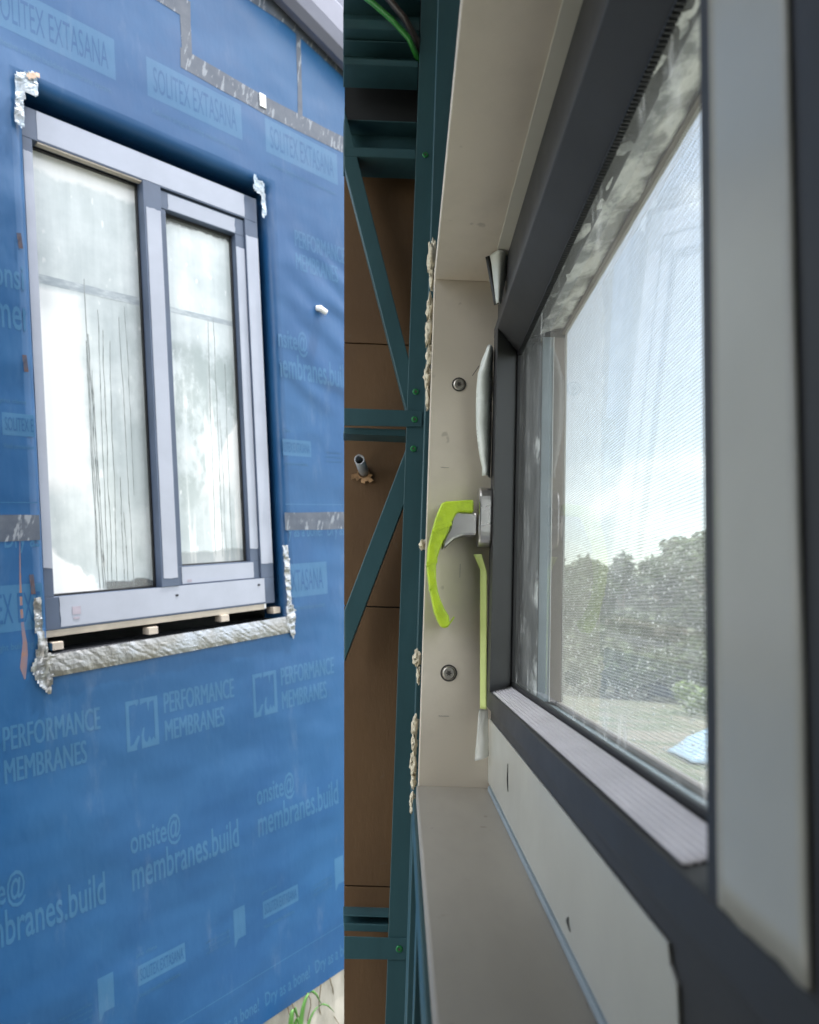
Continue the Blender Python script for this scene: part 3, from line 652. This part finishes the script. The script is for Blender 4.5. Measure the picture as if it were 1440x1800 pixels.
def brace(p, q, w, y0, y1):
    """diagonal strut between two points of the frame face, cut off at the free end"""
    m = MB(); a = Vector(p); b = Vector(q); d = (b-a).normalized(); s_ = Vector((-d.y, d.x))
    def cutpt(o):                    # slide along the strut until it meets the free end
        t = 0.0
        for _ in range(20):
            x, z = a.x+o.x+d.x*t, a.y+o.y+d.y*t; t += (ex(z)-x)/d.x
        return (a.x+o.x+d.x*t, a.y+o.y+d.y*t)
    o1 = s_*(w/2); o2 = -s_*(w/2); c1 = cutpt(o1); c2 = cutpt(o2)
    m.prism([c1, (b.x+o1.x, b.y+o1.y), (b.x+o2.x, b.y+o2.y), c2], 'y', y0, y1)
    return m.build('brace', 'teal', sf, bevel=0.0012)
brace((-0.128, 2.440), (0.008, 1.962), 0.028, YF+0.004, YF+0.040)
brace((-0.098, 1.555), (0.012, 1.883), 0.032, YF+0.004, YF+0.040)
# dark cavity channels near the top
tray(2.632, 2.70, YF+0.006, 0.06, -0.006, 0.0); tray(2.705, 2.80, YF+0.004, 0.07, -0.006, 0.006)
def screw_head(par, x, z, y, r, mat, dark):
    m = MB().tube([(x, y, z), (x, y-r*0.14, z), (x, y-r*0.26, z)], [r, r*0.97, r*0.80], 20)
    s_ = m.build('screw', mat, par, smooth=False, bevel=r*0.05)
    pts = []
    for i in range(24):
        t = 2*math.pi*i/24; rr = r*(0.36+0.10*math.cos(6*t)); pts.append((x+rr*math.cos(t), z+rr*math.sin(t)))
    MB().prism(pts, 'y', y-r*0.31, y-r*0.2).build('recess', dark, s_)
    return s_
for (x, z) in ((0.0109, 1.9922), (0.0105, 1.9407), (0.0103, 1.8874), (0.0138, 2.4482), (0.0150, 1.0390)):
    screw_head(sf, x, z, YF-0.001 if not (1.92 < z < 1.96 or z < 1.1) else YF-0.0026, 0.0058, 'screw_green', 'screw_dark')
# brown sheathing boards behind the frame
sh = thing('sheathing', 'brown sheathing boards behind the teal steel frame', 'sheathing', (0, 1.30, 0.0))
def exb(z): return -0.1635 + (2.8455-z)*0.04366
zs = [0.0, 1.101, 1.604, 2.115, 2.535]
for a, b in zip(zs[:-1], zs[1:]):
    a_ = a+0.0012; b_ = b-0.0012
    MB().prism([(exb(a_), a_), (0.108, a_), (0.108, b_), (exb(b_), b_)], 'y', 1.290, 1.302).build('board', 'board', sh, bevel=0.0006)
MB().prism([(exb(2.5), 2.5), (0.108, 2.5), (0.108, 2.95), (exb(2.95), 2.95)], 'y', 1.304, 1.309).build('shade_backing', 'shade_backing', sh)  # black sheet standing in for deep shade above the boards
MB().prism([(exb(0), 0), (0.108, 0), (0.108, 2.5), (exb(2.5), 2.5)], 'y', 1.304, 1.308).build('shade_backing', 'shade_backing', sh)
pp = thing('pipe_stub', 'grey pipe stub poking through the torn brown sheathing', 'pipe', (-0.088, 1.29, 1.871))
m = MB(); seg = 16
for (y, r) in ((1.29, 0.0095), (1.225, 0.0095), (1.225, 0.0075), (1.289, 0.0075)):
    for j in range(seg):
        t = 2*math.pi*j/seg; m.v.append((-0.083 + r*math.cos(t)-0.004*(1.29-y)/0.06, y, 1.862 + r*math.sin(t)+0.008*(y < 1.26)))
for i in range(3):
    for j in range(seg): a = i*seg+j; b = i*seg+(j+1) % seg; m.f.append((a, b, b+seg, a+seg))
m.build('tube', 'pipe', pp, smooth=True, recalc=False)
m = MB()
for k in range(16):
    t = 2*math.pi*k/16; r0 = 0.010; r1 = 0.011+0.014*random.random()**2*(1.6 if math.sin(t) < 0 else 0.5); w = 0.34
    c = (-0.083, 1.2885, 1.858); i = len(m.v)
    m.v += [(c[0]+r0*math.cos(t-w), c[1], c[2]+r0*math.sin(t-w)), (c[0]+r0*math.cos(t+w), c[1], c[2]+r0*math.sin(t+w)), (c[0]+r1*math.cos(t+w*.5), c[1]-0.006*random.random()-0.002, c[2]+r1*math.sin(t+w*.5)), (c[0]+r1*.9*math.cos(t-w*.6), c[1]-0.006*random.random()-0.001, c[2]+r1*.9*math.sin(t-w*.6))]
    m.f.append((i, i+1, i+2, i+3))
m.build('torn_edge', 'torn', pp, solid=0.001, recalc=False)
c1 = MB().tube([(-0.135, 1.185, 2.77), (-0.095, 1.182, 2.737), (-0.057, 1.181, 2.703), (-0.025, 1.186, 2.672), (-0.004, 1.215, 2.650)], 0.0055, 10).build('cable', 'cable_green', None, base=(-0.06, 1.18, 2.70), smooth=True)
tag(c1, 'green cable curving across the top of the steel frame', 'cable')
c2 = MB().tube([(-0.105, 1.19, 2.80), (-0.068, 1.188, 2.755), (-0.035, 1.188, 2.715), (-0.010, 1.200, 2.680), (0.0, 1.23, 2.66)], 0.0065, 10).build('cable', 'cable_dark', None, base=(-0.04, 1.19, 2.72), smooth=True)
tag(c2, 'dark brown cable just above the green one on the steel frame', 'cable')
# corner stud of the window wall, between reveal and frame wall
cs = thing('corner_stud', 'dark teal corner stud squeezed between the reveal board and the frame', 'stud', (0.05, 0.98, 0))
chan_v(0.0235, 0.066, 0.0, 2.95, y=0.975, depth=0.06, name='channel', par=cs)
chan_v(0.0225, 0.050, 0.0, 1.383, y=0.86, depth=0.05, name='channel', par=cs)
chan_v(0.0215, 0.046, 0.0, 1.383, y=0.60, depth=0.04, name='channel', par=cs)
bx('sole_flange', 'teal', (0.020, 0.30, 1.355), (0.10, 0.97, 1.383), cs, 0.001)

# ================================================================== WINDOW REVEAL
rv = thing('window_reveal', 'cream board lining round the window opening, head, jamb and sill', 'reveal', (0.06, 0.5, 1.38))
bx('jamb_board', 'cream', (0.0252, 0.800, 1.384), (0.118, 0.815, 2.02), rv, 0.0012)
bx('head_board', 'cream', (0.0255, -0.12, 2.0035), (0.112, 0.7995, 2.020), rv, 0.0012)
bx('head_strip', 'pale_strip', (0.0915, -0.12, 2.0022), (0.112, 0.7985, 2.0034), rv, 0.0006)
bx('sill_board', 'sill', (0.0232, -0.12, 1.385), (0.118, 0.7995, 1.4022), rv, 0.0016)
screw_head(rv, 0.0591, 1.8726, 0.800, 0.0068, 'screw', 'screw_dark'); screw_head(rv, 0.0565, 1.5292, 0.800, 0.0075, 'screw', 'screw_dark')
for (x, z, r0) in ((0.0591, 1.8726, 0.0082), (0.0565, 1.5292, 0.0092)):
    m = MB(); n = 24
    for rr in (r0*0.86, r0*1.06):
        for j in range(n): t = 2*math.pi*j/n; m.v.append((x+rr*math.cos(t), 0.7994, z+rr*math.sin(t)))
    for j in range(n): m.f.append((j, (j+1) % n, n+(j+1) % n, n+j))
    m.build('screw_rim', 'screw_dark', rv, recalc=False)
def foam(x, z, w, h, seed):
    """knobbly lump of cured foam squeezed out behind the board edge"""
    m = MB(); nu, nv = 16, 14; k = 0
    for j in range(nv+1):
        ph = math.pi*j/nv
        for i in range(nu):
            th = 2*math.pi*i/nu; d = Vector((math.sin(ph)*math.cos(th), math.sin(ph)*math.sin(th), math.cos(ph)))
            s_ = 1 + 0.60*nz3(d, 2.3, seed) + 0.22*nz3(d, 5.5, seed+9)
            m.v.append((x+d.x*w*s_, 0.822+d.y*0.012*s_, z+d.z*h*s_))
    for j in range(nv):
        for i in range(nu): a = j*nu+i; b = j*nu+(i+1) % nu; m.f.append((a, b, b+nu, a+nu))
    m.build('foam_lump', 'foam', rv, smooth=True, recalc=False)
for k, (x, z, w, h) in enumerate([(0.0215, 2.043, 0.007, 0.020), (0.0225, 2.015, 0.004, 0.012), (0.0215, 1.975, 0.006, 0.016), (0.0215, 1.945, 0.0065, 0.018), (0.0225, 1.915, 0.005, 0.014), (0.0215, 1.888, 0.006, 0.013), (0.0225, 1.862, 0.004, 0.014),
                                  (0.0215, 1.679, 0.005, 0.006), (0.0195, 1.543, 0.006, 0.009), (0.0215, 1.525, 0.003, 0.010), (0.0195, 1.465, 0.0045, 0.011), (0.0195, 1.445, 0.004, 0.012), (0.0190, 1.420, 0.0055, 0.012), (0.0200, 1.402, 0.004, 0.008), (0.0195, 1.376, 0.0045, 0.010)]):
    foam(x+0.0006, z, w*0.82, h*1.05, k*2.7+1)

# ================================================================== OPENED-UP WINDOW SEEN FROM INSIDE (right)
rw = thing('inner_window', 'dark grey framed window with insect mesh, seen edge on from inside', 'window', (0.13, 0.5, 1.40))
def wb(name, mat, a, b, bevel=0.0012): return bx(name, mat, a, b, rw, bevel)
def wp(name, mat, pts, axis, a, b, bevel=0.001): return MB().prism(pts, axis, a, b).build(name, mat, rw, bevel=bevel)
# fixed frame
wb('frame_sill', 'frame', (0.106, 0.06, 1.4035), (0.186, 0.799, 1.4945)); wb('frame_head', 'frame', (0.104, 0.06, 1.938), (0.186, 0.7985, 2.0003))
wb('frame_jamb', 'frame', (0.102, 0.7855, 1.4945), (0.186, 0.7995, 1.938)); wb('frame_jamb', 'frame', (0.106, 0.02, 1.4945), (0.186, 0.099, 1.938))
# sash
wp('sash_rail', 'frame', [(0.098, 1.4955), (0.098, 1.5140), (0.124, 1.5205), (0.128, 1.5205), (0.128, 1.506), (0.135, 1.506), (0.150, 1.503), (0.150, 1.4955)], 'y', 0.10, 0.785)
wp('sash_rail', 'frame', [(0.098, 1.9370), (0.098, 1.9250), (0.124, 1.9025), (0.128, 1.9025), (0.128, 1.920), (0.150, 1.926), (0.150, 1.9370)], 'y', 0.10, 0.785)
wp('sash_stile', 'frame', [(0.0981, 0.752), (0.124, 0.767), (0.128, 0.767), (0.128, 0.774), (0.150, 0.775), (0.150, 0.785), (0.0981, 0.785)], 'z', 1.5142, 1.9248)
wp('sash_stile', 'frame', [(0.0982, 0.100), (0.0982, 0.2215), (0.104, 0.232), (0.128, 0.234), (0.150, 0.232), (0.150, 0.100)], 'z', 1.5142, 1.9248)
for (x_, z_, dx_, dz_) in ((0.040, 1.770, 0.010, 0.0005), (0.066, 1.640, 0.0006, 0.016), (0.046, 1.480, 0.012, 0.0006)): bx('pencil_mark', 'pencil', (x_, 0.7993, z_), (x_+dx_, 0.7996, z_+dz_), rv)
# head frame edge moulding, gaskets
wb('gasket', 'gasket', (0.1235, 0.235, 1.5200), (0.1275, 0.768, 1.5245), 0.0006); wb('gasket', 'gasket', (0.1235, 0.235, 1.8985), (0.1275, 0.768, 1.9030), 0.0006); wb('gasket', 'gasket', (0.1235, 0.7640, 1.5245), (0.1275, 0.7675, 1.8985), 0.0006)
m = MB()
for k in range(150):
    y = 0.25+k*0.0034; m.box((0.1225, y, 1.8968), (0.1274, y+0.0017, 1.8986))
gt = m.build('gasket_teeth', 'gasket', rw); gt['kind'] = 'stuff'
wb('spacer', 'gasket', (0.1322, 0.235, 1.506), (0.1345, 0.772, 1.5195), 0.0004)
pane = MB().box((0.1285, 0.10, 1.500), (0.1315, 0.784, 1.925)).build('pane', 'glass', rw)
# outside of the frame: head, jamb and sill linings with crumpled film left on
wp('outer_sill', 'blue_film', [(0.152, 1.4955), (0.152, 1.5030), (0.1795, 1.4975), (0.1795, 1.4955)], 'y', 0.10, 0.785)
wb('outer_jamb', 'frame', (0.1505, 0.7760, 1.5035), (0.1545, 0.7852, 1.9265), 0.0005)
wb('outer_jamb_film', 'blue_film', (0.1546, 0.7765, 1.5035), (0.1672, 0.7852, 1.9265), 0.0005)
wb('outer_jamb_edge', 'white_plastic', (0.1673, 0.7755, 1.5035), (0.1684, 0.7852, 1.9265), 0.0003)
wb('outer_jamb_trim', 'bronze', (0.1685, 0.7768, 1.5035), (0.181, 0.7852, 1.9265), 0.0005)
def crumpled_strip(name, fn, nu, nv, mat='crumpled'): return MB().grid(fn, nu, nv).build(name, mat, rw, smooth=True, solid=0.0004, recalc=False)
crumpled_strip('head_film', lambda i, j: (0.134+0.044*j, 0.24+0.53*i, 1.9235+0.012*j + 0.0035*nz3((i*14, j*2, 0), 1.6, 4)-0.003*abs(nz3((i*30, j*3, 1), 1.2, 2))), 90, 8)
crumpled_strip('jamb_film', lambda i, j: (0.1330+0.020*j, 0.7725+0.0025*nz3((i*10, j*2, 0), 1.6, 6), 1.508+0.41*i), 70, 5, 'smeared')
# insect mesh in its own frame
mt = wb('mesh_frame', 'bronze', (0.178, 0.10, 1.4955), (0.185, 0.785, 1.5022), 0.0005)
wb('mesh_frame', 'bronze', (0.178, 0.10, 1.9330), (0.185, 0.785, 1.9375), 0.0005)
m = MB(); pit = 0.0025; r = 0.00012
y = 0.10
while y < 0.776:
    m.box((0.1815-r, y-r, 1.5022), (0.1815+r, y+r, 1.933)); y += pit
mv = m.build('mesh_wires', 'mesh_wire', rw, recalc=False); mv['kind'] = 'stuff'
m = MB(); z = 1.5035; r = 0.00019
while z < 1.932:
    n = 40
    for k in range(n):
        ya, yb = 0.10+0.676*k/n, 0.10+0.676*(k+1)/n; dx = 0.00016*math.sin(k*2.1+z*900)
        m.box((0.1815+dx-r, ya, z-r), (0.1815+dx+r, yb, z+r))
    z += pit
mh = m.build('mesh_wires', 'mesh_wire', rw, recalc=False); mh['kind'] = 'stuff'
m = MB()
for k in range(2200):
    y = 0.26+0.51*random.random(); z = 1.504+0.145*random.random(); s_ = 0.00028+0.00080*random.random()**3; x = 0.1813
    i = len(m.v); m.v += [(x-s_, y, z), (x+s_, y, z), (x, y-s_, z), (x, y+s_, z), (x, y, z-s_), (x, y, z+s_)]
    m.f += [tuple(i+q for q in t) for t in ((0, 2, 5), (2, 1, 5), (1, 3, 5), (3, 0, 5), (2, 0, 4), (1, 2, 4), (3, 1, 4), (0, 3, 4))]
dr = m.build('glint_specks', 'glint_speck', rw, smooth=True, recalc=False); dr['kind'] = 'stuff'  # white specks added to imitate sun sparkle on the mesh
# ridged film on the sash ledge
def ledge(i, j):
    x = 0.1005+0.0215*j; zz = 1.5140+(x-0.098)*0.25+0.0007+0.00055*math.sin(j*2*math.pi*7+i*5)
    return (x, 0.245+0.500*i, zz)
MB().grid(ledge, 50, 72).build('ridged_film', 'ridged', rw, smooth=True, solid=0.0003, recalc=False)
# white film: on the near stile and on the bottom frame
def stile_film(i, j):
    y = 0.166+0.0462*i; return (0.0974-0.0003*nz3((y*20, j*6, 0), 1.5), y, 1.5155-0.0012*nz3((i*5, 0, 0), 1)*(j == 0)+0.410*j)
MB().grid(stile_film, 10, 40).build('white_film', 'white_film', rw, smooth=True, solid=0.0005, recalc=False)
pts = [(0.799, 1.409), (0.30, 1.408), (0.262, 1.4085), (0.2555, 1.413), (0.258, 1.440), (0.2615, 1.468), (0.268, 1.472), (0.270, 1.4785), (0.40, 1.4790), (0.60, 1.4795), (0.799, 1.4795)]
wp('white_film', 'white_film', pts, 'x', 0.1042, 0.1058, 0.0004)
wb('film_edge_strip', 'blue_film', (0.1025, 0.24, 1.4026), (0.1058, 0.785, 1.4075), 0.0004)
for (y, z, w, h) in ((0.655, 1.447, 0.004, 0.022), (0.420, 1.4205, 0.005, 0.0055), (0.285, 1.4255, 0.003, 0.003)):
    poly_ = [(y-w, z-h*.5), (y+w*.2, z-h*.35), (y+w, z-h*.1), (y+w*.1, z+h*.6), (y-w*.1, z+h*.1)]
    wp('scuff', 'gasket', poly_, 'x', 0.1036, 0.1041, 0)
# peeled protective tape on the far stile and head
def sheet(name, mat, fn, nu=14, nv=8, thick=0.0006, par=None): return MB().grid(fn, nu, nv).build(name, mat, par or rw, smooth=True, solid=thick, recalc=False)
def lerp(a, b, t): return a+(b-a)*t
def peel(i, j):            # i along z downwards, j from stile towards the room
    z = lerp(1.908, 1.756, i); w = 0.0200*math.sin(math.pi*min(1, 0.16+0.9*i)*0.93)**0.40
    if i < 0.2: w *= 0.55+2.2*i
    x = 0.0975-w*j; return (x-0.0006*nz3((z*40, j*2, 0), 1), 0.7835-0.016*math.sin(j*2.4)-0.002*nz3((i*6, j*2, 4), 1), z+0.004*j*(i < 0.15))
sheet('peeled_tape', 'milky_film', peel, 30, 8)
def flap(i, j):            # curled tab at the head corner
    x = lerp(lerp(0.0830, 0.0925, i), lerp(0.1075, 0.0985, i), j); z = lerp(2.0025, 1.944, i)+0.006*math.sin(math.pi*j)*(1-i)
    return (x, 0.735-0.016*math.sin(math.pi*j)*(1-0.6*i), min(z, 2.0))
sheet('tape_tab', 'milky_film', flap, 12, 8)
sheet('tape_tab_edge', 'gasket', lambda i, j: (lerp(0.0800, 0.0912, i)+0.0042*j+0.0012*math.sin(3*i)*j, 0.7335-0.002*j, lerp(1.9990, 1.9430, i)+0.0008*j), 10, 2)
sheet('tape_cut', 'gasket', lambda i, j: (lerp(0.0735, 0.0812, i)+0.0008*j, 0.788, lerp(1.8800, 1.8925, i)), 6, 1)
def lime_strip(i, j):
    z = lerp(1.6665, 1.4925, i); x0 = lerp(0.0800, 0.0878, min(1, i/0.10)) + 0.004*i; x1 = lerp(0.0885, 0.0950, min(1, i/0.12))+0.0030*i
    return (lerp(x0, x1, j), 0.7830-0.007*j+0.0004*nz3((i*20, j, 0), 1), z)
sheet('lime_masking_tape', 'lime_pale', lime_strip, 40, 4)
sheet('clear_tape', 'clear_tape', lambda i, j: (lerp(lerp(0.0905, 0.0870, i), lerp(0.1005, 0.1025, i), j), 0.783-0.006*math.sin(3*j)*i+0.001*nz3((i*4, j*3, 0), 1), lerp(1.4915, 1.4350+0.006*j, i)), 16, 8)
# handle
hd = MB().prism([(0.7770+sx*0.0165*math.cos(a), zc+0.0165*math.sin(a)) for zc, rng in ((1.7268, range(0, 13)), (1.6902, range(12, 25))) for sx, a in ((1, math.pi*q/12) for q in rng)], 'x', 0.0830, 0.0980).build('handle_rose', 'steel', rw, bevel=0.0022)
hd['label'] = 'satin steel handle rose'
nk = MB().prism([(0.0539, 1.7146), (0.0815, 1.7136), (0.0815, 1.6866), (0.0659, 1.6858), (0.0562, 1.6815), (0.0485, 1.674), (0.0427, 1.6692), (0.0437, 1.6811), (0.0499, 1.6945)], 'y', 0.7690, 0.7895).build('handle_neck', 'steel', rw, bevel=0.006)
LV = [(0.0404, 1.7224), (0.0343, 1.7056), (0.0308, 1.691), (0.0268, 1.6724), (0.0261, 1.6547), (0.0272, 1.6411), (0.0299, 1.6262), (0.0363, 1.598), (0.0405, 1.5885), (0.0446, 1.5816), (0.0497, 1.5811), (0.0542, 1.5851), (0.0526, 1.5954), (0.0478, 1.6023), (0.043, 1.6124), (0.0395, 1.6227), (0.0371, 1.6362), (0.0367, 1.6492), (0.0377, 1.659), (0.04, 1.6683), (0.0437, 1.6789), (0.049, 1.6896), (0.0528, 1.701), (0.0578, 1.7104), (0.0600, 1.7125), (0.0775, 1.7121), (0.0771, 1.7277), (0.0568, 1.7257), (0.0456, 1.7246)]
lvr = MB().prism(LV, 'y', 0.7665, 0.7920).build('handle_lever', 'lime', rw, bevel=0.0048); lvr['label'] = 'handle lever wrapped in lime green tape'
for md in lvr.modifiers: md.segments = 4
for (a_, b_, w_) in ((2, 22, 0.004), (4, 18, 0.005), (6, 16, 0.004)):
    p0 = Vector(LV[a_]); p1 = Vector(LV[b_]); d_ = Vector((0, w_)); o_ = (p1-p0).normalized()*0.0001
    MB().prism([tuple(p0-o_), tuple(p1+o_), tuple(p1+o_-d_), tuple(p0-o_-d_)], 'y', 0.7661, 0.7924).build('tape_lap', 'lime', lvr, bevel=0.0004)
MB().grid(lambda i, j: (lerp(0.0515, 0.0585, j)+0.001*i, lerp(0.768, 0.788, i), lerp(1.5840, 1.5945, j)-0.002*math.sin(3*i)), 6, 4).build('tape_tail', 'lime', lvr, solid=0.0008, recalc=False)

# ================================================================== HOUSE SHELL round the inside view
ow = thing('outer_wall', 'grey outer wall that holds the window', 'wall', (0.15, 0.2, 0))
for a, b in (((0.120, -1.2, 2.003), (0.188, 1.31, 2.95)), ((0.120, -1.2, 0.0), (0.188, 1.31, 1.402)), ((0.120, 0.816, 1.402), (0.188, 1.31, 2.003)), ((0.120, -1.2, 1.402), (0.188, 0.018, 2.003))):
    bx('wall_panel', 'cladding', a, b, ow)
rm = thing('room_wall', None, None, (-0.2, -1.2, 0)); rm['kind'] = 'structure'  # parent of the added unseen walls that darken the interior
bx('wall_panel', 'ceiling', (-0.62, -1.26, 0.0), (0.189, -1.201, 2.959), rm); bx('wall_panel', 'ceiling', (-0.68, -1.26, 0.0), (-0.621, 0.20, 2.959), rm)  # unseen walls added behind and beside the camera to darken the interior
cg_ = bx('ceiling', 'ceiling', (-0.62, -1.2, 2.96), (0.189, 1.32, 3.0), None, base=(0, 0, 2.96)); cg_['kind'] = 'structure'
ap = bx('bounce_slab', 'slab', (-3.2, -3.0, -0.05), (-0.63, 1.0, 0.008), None, base=(-2, -1, 0)); ap['kind'] = 'structure'; ap.name = 'bounce_pavement'  # unseen pale slab added to bounce sunlight up onto the head board
fl = bx('floor', 'slab', (-0.62, -1.2, -0.02), (0.119, 1.19, 0.012), None, base=(0, 0, 0)); fl['kind'] = 'structure'

# ================================================================== OUTSIDE: trees, shrubs, car, blue sheet
def leaf_cloud(m, c, rx, rz, n, size, rnd):
    for _ in range(n):
        while True:
            d = Vector((rnd.uniform(-1, 1), rnd.uniform(-1, 1), rnd.uniform(-1, 1)))
            if 0.15 < d.length < 1: break
        d = d*(0.72+0.35*rnd.random())
        p = Vector(c)+Vector((d.x*rx, d.y*rx, d.z*rz)); a = Vector((rnd.gauss(0, 1), rnd.gauss(0, 1), rnd.gauss(0, .6))).normalized()
        b = a.cross(Vector((rnd.gauss(0, 1), rnd.gauss(0, 1), rnd.gauss(0, 1)))).normalized(); s_ = size*rnd.uniform(.6, 1.3)
        k = len(m.v); m.v += [tuple(p-a*s_), tuple(p-b*s_*.45), tuple(p+a*s_), tuple(p+b*s_*.45)]; m.f.append((k, k+1, k+2, k+3))
def gum(x, y, h, seed, label, mat):
    rnd = random.Random(seed); z0 = gz(x, y)-0.1
    t = thing('gum_tree', label, 'tree', (x, y, z0), None, 'gum trees beyond the yard')
    m = MB(); lean = rnd.uniform(-.06, .06)*h
    trunk = [(x+lean*(q/6)**2, y, z0+h*0.72*q/6) for q in range(7)]
    m.tube(trunk, [0.022*h*(1-0.75*q/6) for q in range(7)], 8)
    tips = []
    for k in range(9):
        q = rnd.uniform(.35, .98); b = Vector(trunk[0]).lerp(Vector(trunk[-1]), q); an = rnd.uniform(0, 6.28); L = h*rnd.uniform(.14, .30)*(1.25-q*.5)
        e = b+Vector((math.cos(an)*L, math.sin(an)*L, L*rnd.uniform(.35, .9))); mid = b.lerp(e, .5)+Vector((0, 0, -.06*L))
        m.tube([tuple(b), tuple(mid), tuple(e)], [0.008*h, 0.0055*h, 0.002*h], 6); tips.append(e)
    m.build('trunk', 'bark', t, smooth=True, recalc=False)
    m = MB(); tips.append(Vector(trunk[-1])+Vector((0, 0, .1*h)))
    for e in tips:
        for _ in range(3):
            c = e+Vector((rnd.gauss(0, .05*h), rnd.gauss(0, .05*h), rnd.gauss(0, .035*h))); leaf_cloud(m, c, h*rnd.uniform(.07, .115), h*rnd.uniform(.045, .075), 150, 0.022*h, rnd)
    m.build('crown', mat, t, recalc=False)
for k, (ratio, d, h) in enumerate([(0.155, 52, 10.2), (0.215, 47, 9.6), (0.265, 55, 11.0), (0.315, 46, 9.9), (0.365, 52, 11.4), (0.415, 47, 11.6), (0.455, 42, 11.2), (0.11, 50, 10.0)]):
    yy = d/math.sqrt(1+ratio*ratio); xx = ratio*yy
    labs = ['gum tree at the left end of the tree line, by the jamb film', 'gum tree second from the left in the tree line through the mesh', 'taller gum tree third from the left in the tree line', 'gum tree in the middle of the tree line through the mesh',
            'gum tree fourth from the right in the tree line', 'loose crowned gum tree near the right end of the tree line', 'rightmost gum tree, against the white sky beside the stile', 'gum tree beyond the jamb, mostly hidden by the window frame']
    gum(xx, yy, h, 20+k, labs[k], 'gum%d' % (k % 3))
def shrub(x, y, r, h, seed, label, mat, n=900):
    rnd = random.Random(seed); z0 = gz(x, y)-0.05; t = thing('shrub', label, 'shrub', (x, y, z0), None, 'shrubs below the trees')
    m = MB()
    for k in range(5):
        an = k*1.26; m.tube([(x, y, z0), (x+r*.5*math.cos(an), y+r*.5*math.sin(an), z0+h*.6)], [0.03*r, 0.01*r], 5)
    m.build('stems', 'bark', t, recalc=False)
    m = MB()
    for k in range(7): leaf_cloud(m, (x+rnd.gauss(0, .42*r), y+rnd.gauss(0, .42*r), z0+h*rnd.uniform(.35, .72)), r*.5, h*.34, n//7, .10*r, rnd)
    m.build('foliage', mat, t, recalc=False)
for k, (ratio, d, r, h) in enumerate([(0.175, 44, 3.0, 4.2), (0.235, 42, 2.8, 3.8), (0.285, 43, 3.0, 4.4), (0.335, 41, 2.6, 3.6), (0.395, 44, 3.0, 4.2), (0.445, 40, 2.6, 3.6), (0.20, 58, 5.0, 10.8), (0.27, 60, 5.2, 11.4), (0.34, 58, 5.0, 10.8), (0.41, 60, 5.0, 11.6), (0.14, 58, 5.0, 10.6)]):
    yy = d/math.sqrt(1+ratio*ratio); xx = ratio*yy
    shrub(xx, yy, r, h, 50+k, ['dark shrub at the left foot of the tree line', 'dark shrub second from left below the gum trees', 'broad dark shrub third from left below the gum trees', 'dark shrub fourth from left, left of the car', 'dark shrub behind the car', 'dark shrub at the right foot of the tree line', 'tall thicket behind the left gum trees', 'tall thicket behind the third gum tree', 'tall thicket behind the middle gum trees', 'tall thicket behind the right gum trees', 'tall thicket behind the far jamb film'][k], 'gum%d' % ((k+1) % 3), 1500 if k < 6 else 4800)
for k, (ratio, d, r, h, mt_) in enumerate([(0.425, 24, 0.95, 1.1, 'shrub_leaf'), (0.455, 22, 0.9, 1.0, 'shrub_leaf')]):
    yy = d/math.sqrt(1+ratio*ratio); xx = ratio*yy
    shrub(xx, yy, r, h, 80+k, ['bright yellow green shrub beside the window stile', 'bright green shrub behind the window stile at right'][k], mt_, 900)
def car(x, y, rz):
    z = gz(x, y); t = thing('parked_car', 'small dark blue car parked before the trees', 'car', (x, y, z)); t.rotation_euler = (0, 0, rz)
    def lb(name, mat, prof, w0, w1, bev, par=t):
        m = MB().prism([(a, b) for a, b in prof], 'x', w0, w1)
        m.v = [(p[0]+x, p[1]+y, p[2]+z) for p in m.v]; return m.build(name, mat, par, bevel=bev)
    lb('body', 'car_paint', [(-2.0, .28), (2.0, .28), (2.05, .62), (1.9, .78), (.95, .88), (-1.9, .92), (-2.05, .62)], -.82, .82, .08)
    lb('cabin', 'car_glass', [(-1.75, .90), (.9, .88), (.25, 1.38), (-1.2, 1.42)], -.70, .70, .06); lb('roof', 'car_paint', [(-1.2, 1.425), (.25, 1.385), (.22, 1.43), (-1.15, 1.47)], -.66, .66, .02)
    for sx in (-.84, .64):
        for sy in (-1.25, 1.25):
            m = MB().tube([(x+sx, y+sy, z+.31), (x+sx+.2, y+sy, z+.31)], .31, 18); w = m.build('wheel', 'tyre', t, bevel=.02)
            MB().tube([(x+sx-.004, y+sy, z+.31), (x+sx+.204, y+sy, z+.31)], .19, 14).build('rim', 'steel', w)
    for sx in (-.62, .46):
        m = MB().box((x+sx, y-2.055, z+.62), (x+sx+.16, y-2.02, z+.76)); m.build('tail_light', 'white_plastic', t)
car(14.9, 37.5, 0.5)
bs = thing('pale_blue_sheet', 'pale blue sheeting draped over a low stack in the yard', 'sheet', (4.15, 8.6, gz(4.15, 8.6)))
def drape(i, j):
    x = 3.50+1.5*i; y = 8.3+0.8*j; e = min(1, 5*min(i*1.4, 1-i, j, 1-j))
    return (x, y, gz(x, y)+0.03+0.50*e*(0.25+0.75*min(1, 1.6*i))+0.03*nz3((x, y, 0), 3))
MB().grid(drape, 30, 20).build('sheeting', 'tarp', bs, smooth=True, solid=0.006, recalc=False)
bx('stack', 'board', (3.75, 8.35, gz(4, 8.6)-0.02), (4.55, 8.9, gz(4, 8.6)+0.20), bs)
